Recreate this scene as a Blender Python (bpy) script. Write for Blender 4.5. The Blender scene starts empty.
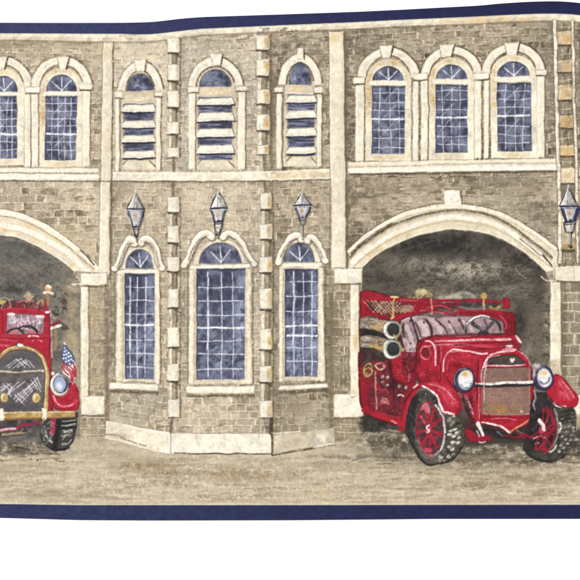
"""A printed wallpaper border (watercolour of a brick fire station) lying on a white
surface, lifting and starting to roll up towards its right end.  The print is a real
sheet: a fine lattice that follows the paper, cut into one mesh per printed part."""
import bpy, math
# ============================================================
# The printed picture: painted brush stroke by brush stroke on a fine
# lattice of paper coordinates (u to the right, v downwards).  Every
# stroke also says which part of the picture a lattice cell belongs to.
# ============================================================
import numpy as np, math
S = 2.0
UX0, UX1, UY0, UY1 = -36, 612, 0, 522
W = int((UX1-UX0)*S)+1; H = int((UY1-UY0)*S)+1
rng = np.random.default_rng(11)
gx = UX0+np.arange(W)/S; gy = UY0+np.arange(H)/S
def noise(sx, sy=None, octv=3, seed=None):
    sy = sy or sx; out = np.zeros((H, W)); amp = 1.0
    r = np.random.default_rng(seed if seed is not None else rng.integers(1 << 30))
    for o in range(octv):
        ax, ay = max(sx*S/2**o, 1.01), max(sy*S/2**o, 1.01)
        g = r.standard_normal((int(H/ay)+3, int(W/ax)+3))
        fx = np.arange(W)/ax; fy = np.arange(H)/ay
        ix = fx.astype(int); iy = fy.astype(int)
        tx = fx-ix; ty = fy-iy; tx = tx*tx*(3-2*tx); ty = ty*ty*(3-2*ty)
        a = g[iy][:, ix]*(1-tx)+g[iy][:, ix+1]*tx
        b = g[iy+1][:, ix]*(1-tx)+g[iy+1][:, ix+1]*tx
        out += amp*(a*(1-ty)[:, None]+b*ty[:, None]); amp *= .6
    return out/out.std()
NF = noise(1.3, octv=1); NM = noise(5, octv=3); NL = noise(22, octv=3)
NHs = noise(14, 1.6, 3); NVs = noise(1.6, 14, 3); NW = noise(60, 40, 2)
X = gx[None, :]+.24*noise(11, octv=2)+.05*NF; Y = gy[:, None]+.24*noise(11, octv=2)+.05*noise(1.3, octv=1)
RX = np.broadcast_to(gx[None, :], (H, W)); RY = np.broadcast_to(gy[:, None], (H, W))
sl_all = (slice(None), slice(None))
C = np.ones((H, W, 3))*np.array([.78, .72, .6]); ID = np.zeros((H, W), np.int32)
PARTS = [None]                                   # (kind, parent index, label)
def part(kind, parent=0, label=None):
    PARTS.append((kind, parent, label)); return len(PARTS)-1
def Z(ox, oy, k, s): return [(ox+float(p.split(',')[0])/k, oy+float(p.split(',')[1])/k) for p in s.split()]
def P(s): return Z(0, 0, 1, s)
def rgb(c): return np.array(c, float)/255.
def cr(p, n=6, closed=False):
    p = [tuple(q) for q in p]
    if len(p) < 3: return p
    q = [p[-1]]+p+[p[0], p[1]] if closed else [p[0]]+p+[p[-1]]
    out = []
    for i in range(1, len(q)-2):
        a, b, c, d = map(np.array, (q[i-1], q[i], q[i+1], q[i+2]))
        for k in range(n):
            t = k/n
            out.append(tuple(.5*((2*b)+(c-a)*t+(2*a-5*b+4*c-d)*t*t+(3*b-a-3*c+d)*t**3)))
    if not closed: out.append(p[-1])
    return out
def box(x0, y0, x1, y1, m=2.5):
    a = max(int((x0-m-UX0)*S), 0); b = min(int((x1+m-UX0)*S)+2, W)
    c = max(int((y0-m-UY0)*S), 0); d = min(int((y1+m-UY0)*S)+2, H)
    return (slice(c, d), slice(a, b)) if b > a and d > c else None
def sdist(pts, sl, closed):
    x = X[sl]; y = Y[sl]; d2 = np.full(x.shape, 1e9); inside = np.zeros(x.shape, bool); tt = np.zeros(x.shape)
    n = len(pts); m = n if closed else n-1
    for i in range(m):
        ax, ay = pts[i]; bx, by = pts[(i+1) % n]; dx, dy = bx-ax, by-ay; L = dx*dx+dy*dy+1e-12
        t = np.clip(((x-ax)*dx+(y-ay)*dy)/L, 0, 1)
        e = (x-ax-t*dx)**2+(y-ay-t*dy)**2
        if not closed: tt = np.where(e < d2, (i+t)/m, tt)
        d2 = np.minimum(d2, e)
        if closed and ay != by:
            c = ((ay > y) != (by > y)) & (x < (bx-ax)*(y-ay)/(by-ay)+ax); inside ^= c
    d = np.sqrt(d2)
    return (np.where(inside, -d, d), tt)
def put(sl, m, col, var=.0, own=None, nz=None):
    col = rgb(col) if not isinstance(col, np.ndarray) else col
    c = col*(1+var*(nz if nz is not None else (NM*.7+NL*.5)[sl]))[..., None] if var else col
    C[sl] = C[sl]*(1-m[..., None])+c*m[..., None]
    if own is not None: ID[sl] = np.where(m > .5, own, ID[sl])
def poly(pts, col, a=1, soft=.55, var=.05, edge=0, own=None, smooth=False, clip=None, dry=0, ec=None):
    if isinstance(pts, str): pts = P(pts)
    if smooth: pts = cr(pts, 5, True)
    xs = [p[0] for p in pts]; ys = [p[1] for p in pts]
    sl = box(min(xs), min(ys), max(xs), max(ys), 1.5+soft)
    if sl is None: return
    d, _ = sdist(pts, sl, True)
    m = np.clip(.5-d/(2*soft), 0, 1)
    if clip is not None: m = m*clip[sl]
    if own is not None: ID[sl] = np.where(m > .5, own, ID[sl])
    if dry: m = m*np.clip(1-dry*(.5+.8*NF[sl]*.6+.6*NM[sl]), 0, 1)
    put(sl, m*a, col, var)
    if edge:
        e = np.exp(-(d/1.0)**2)*(d < .6)*edge
        if clip is not None: e = e*clip[sl]
        put(sl, np.clip(e*(1+.5*NM[sl]), 0, 1), ec if ec is not None else (70, 58, 42))
def ln(pts, w, col, a=1, soft=.4, dry=0, own=None, smooth=True, clip=None, taper=0, var=0):
    if a < 1 and sum(col) < 390: a = min(a*1.18, .97); col = tuple(c*.92 for c in col)
    if isinstance(pts, str): pts = P(pts)
    if smooth and len(pts) > 2: pts = cr(pts, 5)
    xs = [p[0] for p in pts]; ys = [p[1] for p in pts]
    w0, w1 = (w if isinstance(w, tuple) else (w, w))
    sl = box(min(xs), min(ys), max(xs), max(ys), max(w0, w1)+soft+1)
    if sl is None: return
    d, t = sdist(pts, sl, False)
    ww = w0+(w1-w0)*t
    if taper: ww = ww*(1-taper*np.abs(2*t-1)**2)
    m = np.clip((ww*(1+.09*NM[sl]+.03*NF[sl])/2-d)/(2*soft)+.5, 0, 1)*np.clip(ww/(2*soft), 0, 1)
    if w0 < 4: m = m*np.clip(1.0+.12*NM[sl]-.16*np.abs(NF[sl]), .3, 1)
    if clip is not None: m = m*clip[sl]
    if own is not None: ID[sl] = np.where(m > .5, own, ID[sl])
    if dry: m = m*np.clip(1.15-dry*(.5+.7*NF[sl]+.6*NM[sl]), 0, 1)
    put(sl, np.clip(m*a, 0, 1), col, var)
def ell(cx, cy, rx, ry, col, rot=0, **k):
    c, s = math.cos(math.radians(rot)), math.sin(math.radians(rot)); n = 28
    poly([(cx+rx*math.cos(t)*c-ry*math.sin(t)*s, cy+rx*math.cos(t)*s+ry*math.sin(t)*c) for t in (i*2*math.pi/n for i in range(n))], col, **k)
def arc(cx, cy, rx, ry, a0, a1, n=18, rot=0):
    c, s = math.cos(math.radians(rot)), math.sin(math.radians(rot)); o = []
    for i in range(n+1):
        t = math.radians(a0+(a1-a0)*i/n); x, y = rx*math.cos(t), -ry*math.sin(t)
        o.append((cx+x*c-y*s, cy+x*s+y*c))
    return o
def blot(cx, cy, rx, ry, col, a=.5, clip=None, nz=.5):
    sl = box(cx-2*rx, cy-2*ry, cx+2*rx, cy+2*ry)
    if sl is None: return
    m = np.exp(-(((X[sl]-cx)/rx)**2+((Y[sl]-cy)/ry)**2))*a*np.clip(1+nz*NM[sl]+nz*.5*NF[sl], 0, 2)
    if clip is not None: m = m*clip[sl]
    put(sl, np.clip(m, 0, 1), col)
def only(*ids):
    m = np.isin(ID, ids).astype(float); return m
def scat(n, x0, y0, x1, y1, L, w, col, a=.6, ang=0, sp=8, clip=None, dry=.5, jit=12):
    for _ in range(n):
        x = rng.uniform(x0, x1); y = rng.uniform(y0, y1); l = L*rng.uniform(.4, 1.3); t = math.radians(ang+rng.normal()*sp)
        c = tuple(np.clip(np.array(col)+rng.normal()*jit, 0, 255))
        ln([(x-l/2*math.cos(t), y-l/2*math.sin(t)), (x+l/2*math.cos(t), y+l/2*math.sin(t))], w*rng.uniform(.6, 1.4), c, a=a*rng.uniform(.4, 1), dry=dry, clip=clip, smooth=False)
def hsh(a, b, s=0):
    v = np.sin(a*127.1+b*311.7+s*74.7)*43758.5453; return v-np.floor(v)
def bricks(mask, top, bot, rows, bw, base, dark, light, seed=0, ml=.55, md=.5, patch=0., lw=.13, slant=0.):
    """hand-laid brick courses between two curves; patchy, some joints lost"""
    ys, xs = np.where(mask > .01)
    if not len(ys): return
    sl = (slice(ys.min(), ys.max()+1), slice(xs.min(), xs.max()+1)); m = mask[sl]
    x = X[sl]+.22*NM[sl]; y = Y[sl]+.15*NM[sl]+.35*NL[sl]
    T = top(x) if callable(top) else top; B = bot(x) if callable(bot) else bot
    v = (y-T)/(B-T)*rows; r = np.floor(v); fv = v-r
    u = x/bw+r*.5+hsh(r, seed)*.35+slant*y; c = np.floor(u); fu = u-c
    fu = fu+(hsh(c, r, seed+3)-.5)*.16
    h = hsh(c, r, seed+1)
    n1 = NL[sl]*.6+NM[sl]*.4
    tone = np.clip((h-.5)*1.4+.35*n1, -1, 1)
    base = (base[0]+1, base[1]+1, base[2]+3); light = (light[0]+16, light[1]+15, light[2]+14); dark = (dark[0]-14, dark[1]-12, dark[2]-8)
    col = rgb(base)[None, None]*(1+.04*NM[sl]+.04*NF[sl]+.05*NW[sl]+.035*NL[sl])[..., None]
    lt = np.clip(-tone-.2, 0, 1)*.5; col = col*(1-lt[..., None])+rgb(light)*lt[..., None]
    dk = np.clip(tone+.08+patch+.28*NL[sl], 0, 1)*min(md*1.35, .95)*np.clip(.75+.5*NM[sl]+.25*NF[sl], 0, 1.3)*np.clip(1.25-.5*fu, 0, 1)
    col = col*(1-dk[..., None])+rgb(dark)*dk[..., None]
    rh = (B-T)/rows
    eh = np.minimum(fv, 1-fv)*rh; ev = np.minimum(fu, 1-fu)*bw
    vis = np.clip(.62+.75*(hsh(r, np.floor(x/23+r), seed+7)-.4)+.35*NM[sl]+.2*NL[sl], 0, 1)
    visv = np.clip(.6+1.3*(hsh(c, r, seed+9)-.45)+.2*NL[sl], 0, 1)
    lwp = lw*5.0
    mh = np.clip(1-eh/lwp, 0, 1)*vis; mv = np.clip(1-ev/lwp, 0, 1)*visv
    sh = np.clip(1-np.abs(fv*rh-1.3)/1.1, 0, 1)*vis*.28*np.clip(1+NM[sl], 0, 2)       # darker line hugging a joint
    col = col*(1-sh[..., None])+rgb(dark)*sh[..., None]
    j = np.clip(np.maximum(mh, mv)*ml*3.0*np.clip(.8+.35*NF[sl], .2, 1.3), 0, .95)[..., None]
    col = col*(1-j)+rgb(light)*j
    C[sl] = C[sl]*(1-m[..., None])+col*m[..., None]
def pmask(pts, soft=.5):
    if isinstance(pts, str): pts = P(pts)
    m = np.zeros((H, W)); xs = [p[0] for p in pts]; ys = [p[1] for p in pts]
    sl = box(min(xs), min(ys), max(xs), max(ys))
    d, _ = sdist(pts, sl, True); m[sl] = np.clip(.5-d/(2*soft), 0, 1); return m
def curve(pts):
    xs = np.array([p[0] for p in pts], float); ys = np.array([p[1] for p in pts], float)
    f = np.linspace(xs[0], xs[-1], 400); g = np.interp(f, xs, ys)
    k = np.hanning(21); k /= k.sum(); g2 = np.convolve(np.pad(g, 10, 'edge'), k, 'valid')
    return lambda x: np.interp(x, f, g2)
EDGE = curve(P('-36,22.6 0,22.7 60,22.9 120,22.8 150,22.2 165,20.7 180,18.7 200,17.1 280,14.5 360,11.7 400,9.8 480,5.6 500,3.5 530,1.7 555,1.1 570,1.9 580,2.9 596,5.5 612,9'))
NAVB = curve(P('-36,33 0,33.2 60,33.4 120,33.7 147,34.5 165,32.8 180,30.8 200,28.7 280,25.2 360,21.8 400,19.7 480,16.3 500,15.2 530,13.8 555,13.4 570,14.0 580,14.9 596,17.3 612,20.6'))
CORB = curve(P('-36,39 0,39.2 60,40.6 120,41.6 147,41.2 165,39.4 180,37 200,34.6 280,31 360,28.3 400,26 480,23.2 500,21.6 530,20.6 555,20.3 570,20.8 580,21.6 596,24 612,27.5'))
NAVT = curve(P('-36,503.8 0,504.1 80,505.3 300,505.2 612,504.8'))
BOTE = curve(P('-36,517.4 0,517.9 80,520.2 150,520.6 290,520.3 400,519.3 435,518.9 580,518.9 612,518.9'))
CREAM = (233, 226, 206); CR2 = (240, 235, 218); CSH = (206, 192, 158); OCH = (212, 184, 132); DKB = (112, 97, 74); LINE = (96, 80, 58)
GL = (102, 106, 128); GLD = (62, 65, 82); GLL = (158, 163, 186)

# ---------- cornice, brick field, street ----------
pw = part('brick_wall'); pc = part('cornice'); ps = part('street')
ID[:] = pw; full = np.ones((H, W))
up = lambda x: CORB(x)
def reg(x0, x1, y0, y1): return pmask([(x0, y0), (x1, y0), (x1, y1), (x0, y1)])
bricks(reg(-36, 104, 20, 181), up, 178., 22, 9.5, (192, 177, 144), (158, 141, 106), (214, 203, 176), 1, ml=.35, md=.7)
bricks(reg(104, 172, 20, 181), up, 178., 24, 7.5, (199, 187, 158), (168, 151, 120), (219, 209, 184), 2, ml=.33, md=.5)
bricks(reg(172, 263, 20, 181), up, 178., 25, 8, (198, 186, 157), (160, 145, 118), (216, 206, 182), 3, ml=.4, md=.5)
bricks(reg(263, 345, 18, 181), up, 178., 23, 7.5, (178, 164, 134), (132, 118, 92), (206, 194, 166), 4, ml=.4, md=.7)
bricks(reg(338, 612, 10, 181), up, 176., 22, 12.5, (166, 151, 122), (122, 108, 84), (200, 188, 160), 5, ml=.42, md=.75, lw=.11)
pl = curve(P('-36,436 60,436 104,436 107,421 168,433 271,433 333,430 336,440 612,440'))
bricks(reg(-36, 112, 178, 300), 180., 285., 14, 9.5, (194, 178, 146), (152, 136, 106), (222, 212, 186), 6, ml=.42, md=.75)
bricks(reg(76, 112, 284, 440), 285., 436., 20, 9.5, (180, 164, 130), (150, 134, 102), (206, 194, 164), 7, ml=.4, md=.5)
bricks(reg(108, 172, 178, 460), 181., pl, 34, 8.5, (192, 177, 146), (158, 142, 112), (214, 203, 176), 8, ml=.42, md=.55)
bricks(reg(172, 266, 178, 460), 181., pl, 36, 9.5, (194, 179, 148), (166, 150, 120), (217, 206, 180), 9, ml=.5, md=.5)
bricks(reg(264, 336, 178, 460), 181., pl, 34, 8.5, (178, 162, 130), (142, 126, 98), (206, 194, 166), 10, ml=.4, md=.65)
bricks(reg(333, 612, 178, 440), 175., 281., 16, 12, (174, 159, 129), (134, 119, 94), (198, 186, 158), 11, ml=.42, md=.6, lw=.1)
bricks(reg(330, 366, 283, 440), 283., 436., 17, 11, (163, 147, 114), (140, 124, 94), (212, 200, 168), 12, ml=.4, md=.5)
bricks(reg(556, 612, 281, 440), 281., 430., 14, 13, (160, 146, 118), (128, 114, 90), (214, 203, 176), 13, ml=.55, md=.6, lw=.09)
# weathering washes and shade strokes on the brick
m_w = full
for x, y, rx, ry, c, a in ((40, 44, 60, 3.5, (160, 144, 110), .55), (150, 50, 24, 6, (206, 194, 166), .5), (215, 42, 45, 3, (172, 157, 128), .5), (60, 238, 36, 14, (206, 188, 148), .6), (80, 252, 22, 14, (206, 190, 152), .5),
        (10, 45, 40, 3, (150, 134, 104), .4), (140, 290, 10, 60, (190, 174, 140), .3), (400, 45, 40, 5, (196, 182, 150), .5), (362, 50, 16, 20, (120, 106, 82), .35), (480, 182, 60, 6, (126, 112, 88), .4),
        (520, 200, 30, 14, (150, 136, 108), .4), (410, 188, 60, 7, (140, 124, 98), .4), (375, 205, 16, 20, (160, 145, 116), .35), (300, 60, 24, 14, (150, 136, 108), .3), (318, 100, 8, 60, (160, 146, 116), .3),
        (222, 200, 30, 14, (206, 194, 168), .4), (120, 190, 10, 12, (150, 134, 108), .45), (176, 195, 8, 16, (150, 136, 108), .3), (325, 220, 8, 30, (184, 168, 138), .3), (575, 330, 20, 50, (150, 138, 112), .3),
        (560, 60, 30, 30, (140, 128, 102), .2), (200, 415, 30, 10, (206, 192, 162), .3), (300, 410, 20, 12, (176, 160, 128), .4), (92, 330, 10, 40, (176, 160, 126), .3)):
    blot(x, y, rx, ry, c, a)
scat(90, 352, 24, 556, 60, 9, 1.6, (112, 98, 76), .45, -2, 6); scat(70, 0, 40, 102, 80, 7, 1.3, (150, 134, 104), .35, -3, 8)
scat(50, 440, 176, 556, 240, 10, 1.6, (118, 104, 82), .4, 0, 6); scat(50, 348, 180, 440, 215, 10, 1.4, (126, 110, 86), .35, -2, 6)
scat(60, 112, 185, 330, 232, 6, 1.2, (150, 136, 110), .35, 0, 8); scat(50, 274, 30, 330, 60, 6, 1.4, (122, 108, 84), .4, 0, 8)
mb = only(pw)
scat(420, 266, 25, 612, 262, 4.2, .9, (236, 228, 208), .85, 0, 4, mb, dry=.3, jit=4); scat(520, 266, 25, 612, 262, 2.8, .9, (236, 228, 208), .85, 90, 5, mb, dry=.3, jit=4)
scat(1500, -30, 25, 612, 435, 6, 1.7, (124, 110, 86), .5, -1, 6, mb, dry=.55); scat(500, 266, 25, 612, 260, 7, 1.9, (104, 92, 72), .5, -1, 6, mb, dry=.5); scat(900, -30, 25, 612, 435, 6, .75, (232, 223, 202), .6, -1, 5, mb, dry=.4, jit=5)
scat(500, -30, 25, 612, 435, 3.4, .75, (232, 223, 202), .6, 90, 6, mb, dry=.35, jit=5); scat(260, -30, 40, 612, 435, 8, 3.4, (210, 199, 174), .35, 0, 10, mb, dry=.6)
for x, y, rx, ry, a in ((350, 110, 8, 60, .5), (345, 220, 8, 40, .5), (540, 215, 16, 24, .35), (360, 195, 20, 12, .45), (550, 60, 14, 30, .35), (300, 46, 26, 6, .45), (275, 100, 6, 60, .4), (110, 200, 6, 18, .5), (325, 340, 6, 60, .4), (280, 400, 30, 12, .25), (181, 60, 5, 30, .3), (183, 300, 4, 70, .3), (275, 300, 5, 80, .4), (112, 330, 5, 60, .4)): blot(x, y, rx, ry, (112, 99, 78), a, mb, .6)
scat(36, 345, 30, 360, 155, 6, 1.1, (222, 212, 186), .8, 0, 4); scat(16, 350, 30, 356, 155, 4, 1.1, (222, 212, 186), .8, 90, 4)
scat(40, 345, 30, 352, 160, 4, 2.4, (104, 92, 72), .5, 0, 20)
scat(40, 40, 190, 92, 232, 6, 2.6, (142, 126, 98), .45, 0, 4, dry=.3); scat(30, 316, 100, 328, 165, 5, 1.1, (128, 112, 88), .45, 0, 8)
# cornice
def band(f0, f1, col, own=None, var=.05, a=1, soft=.5):
    d0 = RY-f0(RX); d1 = f1(RX)-RY; m = np.clip(np.minimum(d0, d1)/soft+.5, 0, 1)*a
    put((slice(None), slice(None)), m, col, var, own)
band(NAVB, CORB, (236, 228, 206), pc, .035)
band(lambda x: CORB(x)-.2, lambda x: CORB(x)+2.2+.5*NM[0][None, :], (142, 126, 98), None, .15, .5, 1.2)
band(lambda x: NAVB(x)+3.6, lambda x: CORB(x)-.4, (214, 200, 166), None, .1, .5, 1.2)
cm = only(pc)
for x in (455, 480, 500, 512, 524): blot(x, 21, 16, 4, (222, 190, 130), .42, cm)
scat(40, 120, 34, 345, 42, 6, 1.0, (110, 96, 72), .5, -3, 5); scat(14, 260, 28, 300, 34, 6, 1.4, (84, 74, 58), .7, -3, 5)
# ---------- doorways ----------
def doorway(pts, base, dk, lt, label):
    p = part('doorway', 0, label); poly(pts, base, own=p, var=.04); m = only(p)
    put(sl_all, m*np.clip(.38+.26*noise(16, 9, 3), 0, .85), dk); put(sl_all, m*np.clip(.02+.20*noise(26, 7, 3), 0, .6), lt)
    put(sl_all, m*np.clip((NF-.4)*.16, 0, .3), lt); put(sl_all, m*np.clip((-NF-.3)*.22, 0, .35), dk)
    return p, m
AR_in = P('362,268')+P('377.5,255 397.5,244 417.5,236.3 435,232.5 455,230 485,234 510,244 530,257.5 545,272')
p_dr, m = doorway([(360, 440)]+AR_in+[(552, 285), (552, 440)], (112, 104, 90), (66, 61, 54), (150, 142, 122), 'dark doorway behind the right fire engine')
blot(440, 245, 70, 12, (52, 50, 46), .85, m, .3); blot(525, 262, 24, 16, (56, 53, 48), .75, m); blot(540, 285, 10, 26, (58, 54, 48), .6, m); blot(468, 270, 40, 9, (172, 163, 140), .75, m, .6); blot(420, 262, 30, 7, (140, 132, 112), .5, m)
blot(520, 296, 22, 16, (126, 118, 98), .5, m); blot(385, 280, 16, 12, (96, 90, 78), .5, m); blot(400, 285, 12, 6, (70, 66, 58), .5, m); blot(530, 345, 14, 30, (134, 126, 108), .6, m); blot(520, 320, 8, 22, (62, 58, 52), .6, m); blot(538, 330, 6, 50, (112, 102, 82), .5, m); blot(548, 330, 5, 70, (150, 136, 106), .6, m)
ln('516,268 520,274 526,278', 1.4, (176, 168, 148), .8, dry=.5); scat(190, 365, 245, 545, 300, 9, 1.4, (60, 56, 50), .4, -12, 20, m); scat(130, 420, 258, 530, 300, 7, 1.2, (176, 168, 146), .35, -6, 20, m)
ln('378,262 400,252 425,243 440,240', 1, (130, 122, 106), .5, dry=.6)
blot(455, 298, 20, 5, (176, 166, 140), .6, m); blot(424, 294, 10, 5, (190, 170, 110), .6, m)
AL_in = [(-36, 247), (-15, 238)]+P('0,235.7 15,237.5 32.5,245 55,257.5 72.5,271')
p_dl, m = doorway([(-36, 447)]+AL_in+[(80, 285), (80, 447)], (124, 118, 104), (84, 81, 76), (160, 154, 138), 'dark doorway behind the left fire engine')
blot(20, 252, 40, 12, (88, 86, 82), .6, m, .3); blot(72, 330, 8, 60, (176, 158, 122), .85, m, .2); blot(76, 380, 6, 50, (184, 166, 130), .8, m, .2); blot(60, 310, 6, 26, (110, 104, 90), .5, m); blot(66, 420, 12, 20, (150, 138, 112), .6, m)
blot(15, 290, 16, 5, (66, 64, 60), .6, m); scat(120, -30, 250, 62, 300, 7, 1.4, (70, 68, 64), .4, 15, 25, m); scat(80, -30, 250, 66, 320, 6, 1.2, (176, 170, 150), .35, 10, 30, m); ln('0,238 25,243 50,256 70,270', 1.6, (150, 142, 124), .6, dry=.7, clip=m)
scat(24, 52, 290, 66, 330, 6, 2.2, (52, 50, 46), .6, 40, 30, m); scat(26, 52, 290, 66, 330, 5, 1.6, (186, 176, 150), .5, 40, 30, m)
scat(14, 66, 280, 78, 330, 4, .8, (226, 214, 184), .7, 10, 10, m)
# ---------- street ----------
gr = [(-36, 441), (-20, 443)]+P('0,441 20,443 40,441 60,443 76,440 90,437 104,437 120,440 168,452 272,454 334,446 362,436 366,431 374,433 390,429 420,434 460,431 500,435 540,431 580,434 620,433 620,525 -36,525')
poly(gr, (203, 189, 158), own=ps, var=.02)
st = only(ps)
put(sl_all, st*np.clip(.22+.30*NHs, 0, .55), (176, 158, 122)); put(sl_all, st*np.clip(.1-.26*noise(22, 2.2, 3), 0, .5), (222, 211, 184))
put(sl_all, st*np.clip((NF-.9)*.25, 0, .35)*np.clip(.5+NW, 0, 1), (238, 231, 212)); put(sl_all, st*np.clip((-NF-.9)*.2, 0, .3), (150, 134, 104))
for x, y, rx, ry, c, a in ((150, 466, 40, 6, (150, 128, 92), .55), (205, 473, 60, 6, (168, 144, 104), .5), (255, 476, 60, 8, (164, 144, 108), .5), (40, 493, 30, 4, (150, 136, 108), .5), (20, 470, 40, 6, (178, 162, 130), .4),
        (350, 457, 36, 2.2, (124, 110, 88), .6), (345, 478, 50, 10, (202, 190, 164), .4), (420, 485, 50, 5, (170, 152, 122), .4), (520, 476, 60, 4, (150, 132, 98), .5), (470, 485, 50, 4, (176, 158, 122), .4), (100, 455, 40, 4, (170, 154, 122), .5),
        (30, 452, 34, 4, (120, 108, 86), .6), (-10, 450, 30, 5, (110, 98, 80), .6), (130, 485, 60, 8, (214, 202, 172), .5), (560, 480, 40, 3, (150, 134, 104), .4), (300, 465, 70, 4, (190, 174, 142), .5), (320, 495, 14, 5, (206, 182, 136), .5), (200, 495, 60, 4, (214, 200, 168), .5)):
    blot(x, y, rx, ry, c, a, st)
scat(150, -30, 456, 610, 500, 34, 3, (146, 132, 108), .35, -1, 3, st, dry=.7); scat(100, -30, 460, 610, 500, 30, 2.4, (156, 134, 98), .4, -1, 4, st, dry=.7); scat(420, -30, 455, 610, 503, 26, 1.5, (170, 153, 120), .4, -1, 4, st); scat(260, -30, 455, 610, 503, 18, 1.3, (224, 213, 188), .45, -1, 4, st)
scat(340, 180, 465, 345, 490, 3, 1.0, (228, 218, 194), .65, 60, 40, st, jit=6); scat(260, 355, 468, 600, 495, 3, 1.0, (226, 216, 192), .5, 60, 40, st, jit=6)
scat(160, 120, 462, 300, 480, 4, 1.3, (150, 128, 90), .4, -20, 30, st); scat(90, 380, 465, 600, 490, 14, 1.4, (132, 116, 90), .4, -2, 5, st)
blot(15, 440, 50, 9, (100, 92, 78), .95, st, .4); scat(60, -30, 440, 62, 454, 12, 1.6, (84, 76, 64), .6, 0, 8, st); blot(470, 447, 92, 15, (96, 88, 72), .88, st, .3); blot(400, 442, 36, 9, (96, 86, 70), .9, st, .4); blot(560, 446, 40, 12, (84, 76, 64), .85, st); blot(500, 462, 70, 5, (110, 98, 78), .7, st)
scat(90, 368, 436, 600, 464, 20, 1.4, (80, 74, 62), .5, -2, 6, st); scat(90, 368, 448, 600, 470, 14, 1.2, (176, 162, 134), .5, -2, 6, st)
scat(26, -30, 446, 60, 462, 16, 1.4, (80, 72, 62), .6, 3, 6, st); scat(20, 372, 440, 416, 458, 5, 1.6, (80, 72, 58), .6, 30, 30, st)
ln('352,461 370,456 395,458 415,457', 1.6, (110, 98, 76), .6, dry=.6); ln('378,464 392,463', 1, (80, 72, 60), .6)
# ---------- stone helpers ----------
def stone(pts, col=CREAM, own=None, edge=.25, var=.04, och=0, **k):
    poly(pts, col, own=own, edge=edge, var=var, ec=(128, 110, 78), **k)
    if och:
        pp = P(pts) if isinstance(pts, str) else pts; xs = [p[0] for p in pp]; ys = [p[1] for p in pp]; mk = pmask(pp)
        for _ in range(3): blot(rng.uniform(min(xs), max(xs)), rng.uniform(min(ys), max(ys)), (max(xs)-min(xs))*.45, (max(ys)-min(ys))*.3, OCH, och*rng.uniform(.4, 1), mk)
# ---------- string courses and upper sills ----------
def course(pts_top, pts_bot, label=None, och=0, kind='string_course'):
    p = part(kind, 0, label); t, b = P(pts_top), P(pts_bot)
    poly(t+b[::-1], CREAM, own=p, var=.04); return p
pcs = course('111,172.5 145,172 170,172.5 265,171.5 332,168.5', '111,181 170,180.7 266,180.5 300,180 332,179')
ln('111,173 170,173 264,172.2 330,169', 1.1, (246, 241, 226), .9); ln('111,181.3 170,181.6 265,181.2 332,179.4', 1.6, (108, 94, 72), .8, dry=.35); ln('140,183 265,183', 2, (160, 144, 114), .5, dry=.5)
poly('266,172.5 300,171 331,170 331,177 300,178 267,179.5', (218, 190, 138), .55, var=.1, dry=.4); ln('267,170 331,167.3', 1, (120, 104, 80), .5, dry=.4)
psl = course('-36,168 97,168.2 98,181 98,181', '-36,180 40,180.6 97,180.8 98,181', 'sill course of the left group of windows', kind='window_sill')
ln('-36,170 97,170.2', 3.0, (240, 234, 216)); ln('-36,173.2 30,173 97,173.6', 1.2, (150, 132, 98), .85, dry=.3); ln('-36,176.6 97,177', 4, (241, 236, 219)); ln('-36,180.6 40,180.9 98,181.4', 1.6, (120, 104, 80), .8, dry=.3); ln('-36,167.4 96,167.6', .9, (190, 168, 122), .7, dry=.4)
psr = course('348,162.4 440,160.5 557,158.5', '349,173.6 440,171.8 557,170.2', 'sill course under the three right windows', kind='window_sill')
ln('349,164.3 440,162.4 557,160.2', 3.0, (238, 230, 208)); ln('349,167.2 400,166 480,163.6 557,163.2', 1.1, (158, 138, 100), .8, dry=.3); ln('349,170.8 440,169 557,167.4', 4.2, (244, 239, 224)); ln('350,174.8 440,173 557,171.4', 2.2, (104, 90, 68), .85, dry=.3); ln('350,165.8 380,165.3', 2, (216, 184, 130), .6, dry=.4)
# ---------- pilasters ----------
def pil(x0, x1, x2, x3, y0, y1, label, sh=1):
    p = part('pilaster', 0, label); stone([(x0, y0), (x1, y0), (x3, y1), (x2, y1)], (231, 223, 200), p, .2, .03)
    ln([(x0+1, y0), (x2+1, y1)], 1.6, (246, 241, 226), .7, dry=.3); ln([(x1+.8, y0), (x3+.8, y1)], 1.7, (118, 102, 76), .8, dry=.3); ln([(x0-.4, y0), (x2-.4, y1)], .9, (150, 132, 100), .6, dry=.3)
    ln([(x1-1.5, y0), (x3-1.5, y1)], 2, (214, 200, 168), .55, dry=.3); return p
p1 = pil(103, 112.8, 99, 109.5, 42.5, 275, 'tall pilaster right of the left window group'); ln('99.5,181.4 110,181.4', 1.4, (120, 104, 80), .7); m = only(p1); blot(107, 52, 5, 6, (216, 192, 140), .6, m); blot(108, 150, 4, 20, (206, 188, 146), .4, m)
ln('101.2,183 99.9,268', 1.3, (248, 244, 232), .9)
p2 = pil(329, 343.6, 331, 346, 31.5, 268, 'tall pilaster left of the three right windows'); m = only(p2); blot(335, 38, 6, 5, (220, 198, 148), .6, m); blot(341, 150, 4, 50, (220, 208, 180), .5, m); ln('330,31.6 343,31', 1.2, (130, 114, 86), .7)
# shade strip right of the columns, below
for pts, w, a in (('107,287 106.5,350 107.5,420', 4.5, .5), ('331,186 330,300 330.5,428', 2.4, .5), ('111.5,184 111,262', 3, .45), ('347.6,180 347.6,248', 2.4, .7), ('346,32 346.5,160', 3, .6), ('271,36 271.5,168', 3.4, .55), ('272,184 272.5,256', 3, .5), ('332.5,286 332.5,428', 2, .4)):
    ln(pts, w, (120, 104, 78), a, soft=1.1, dry=.35)
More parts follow.
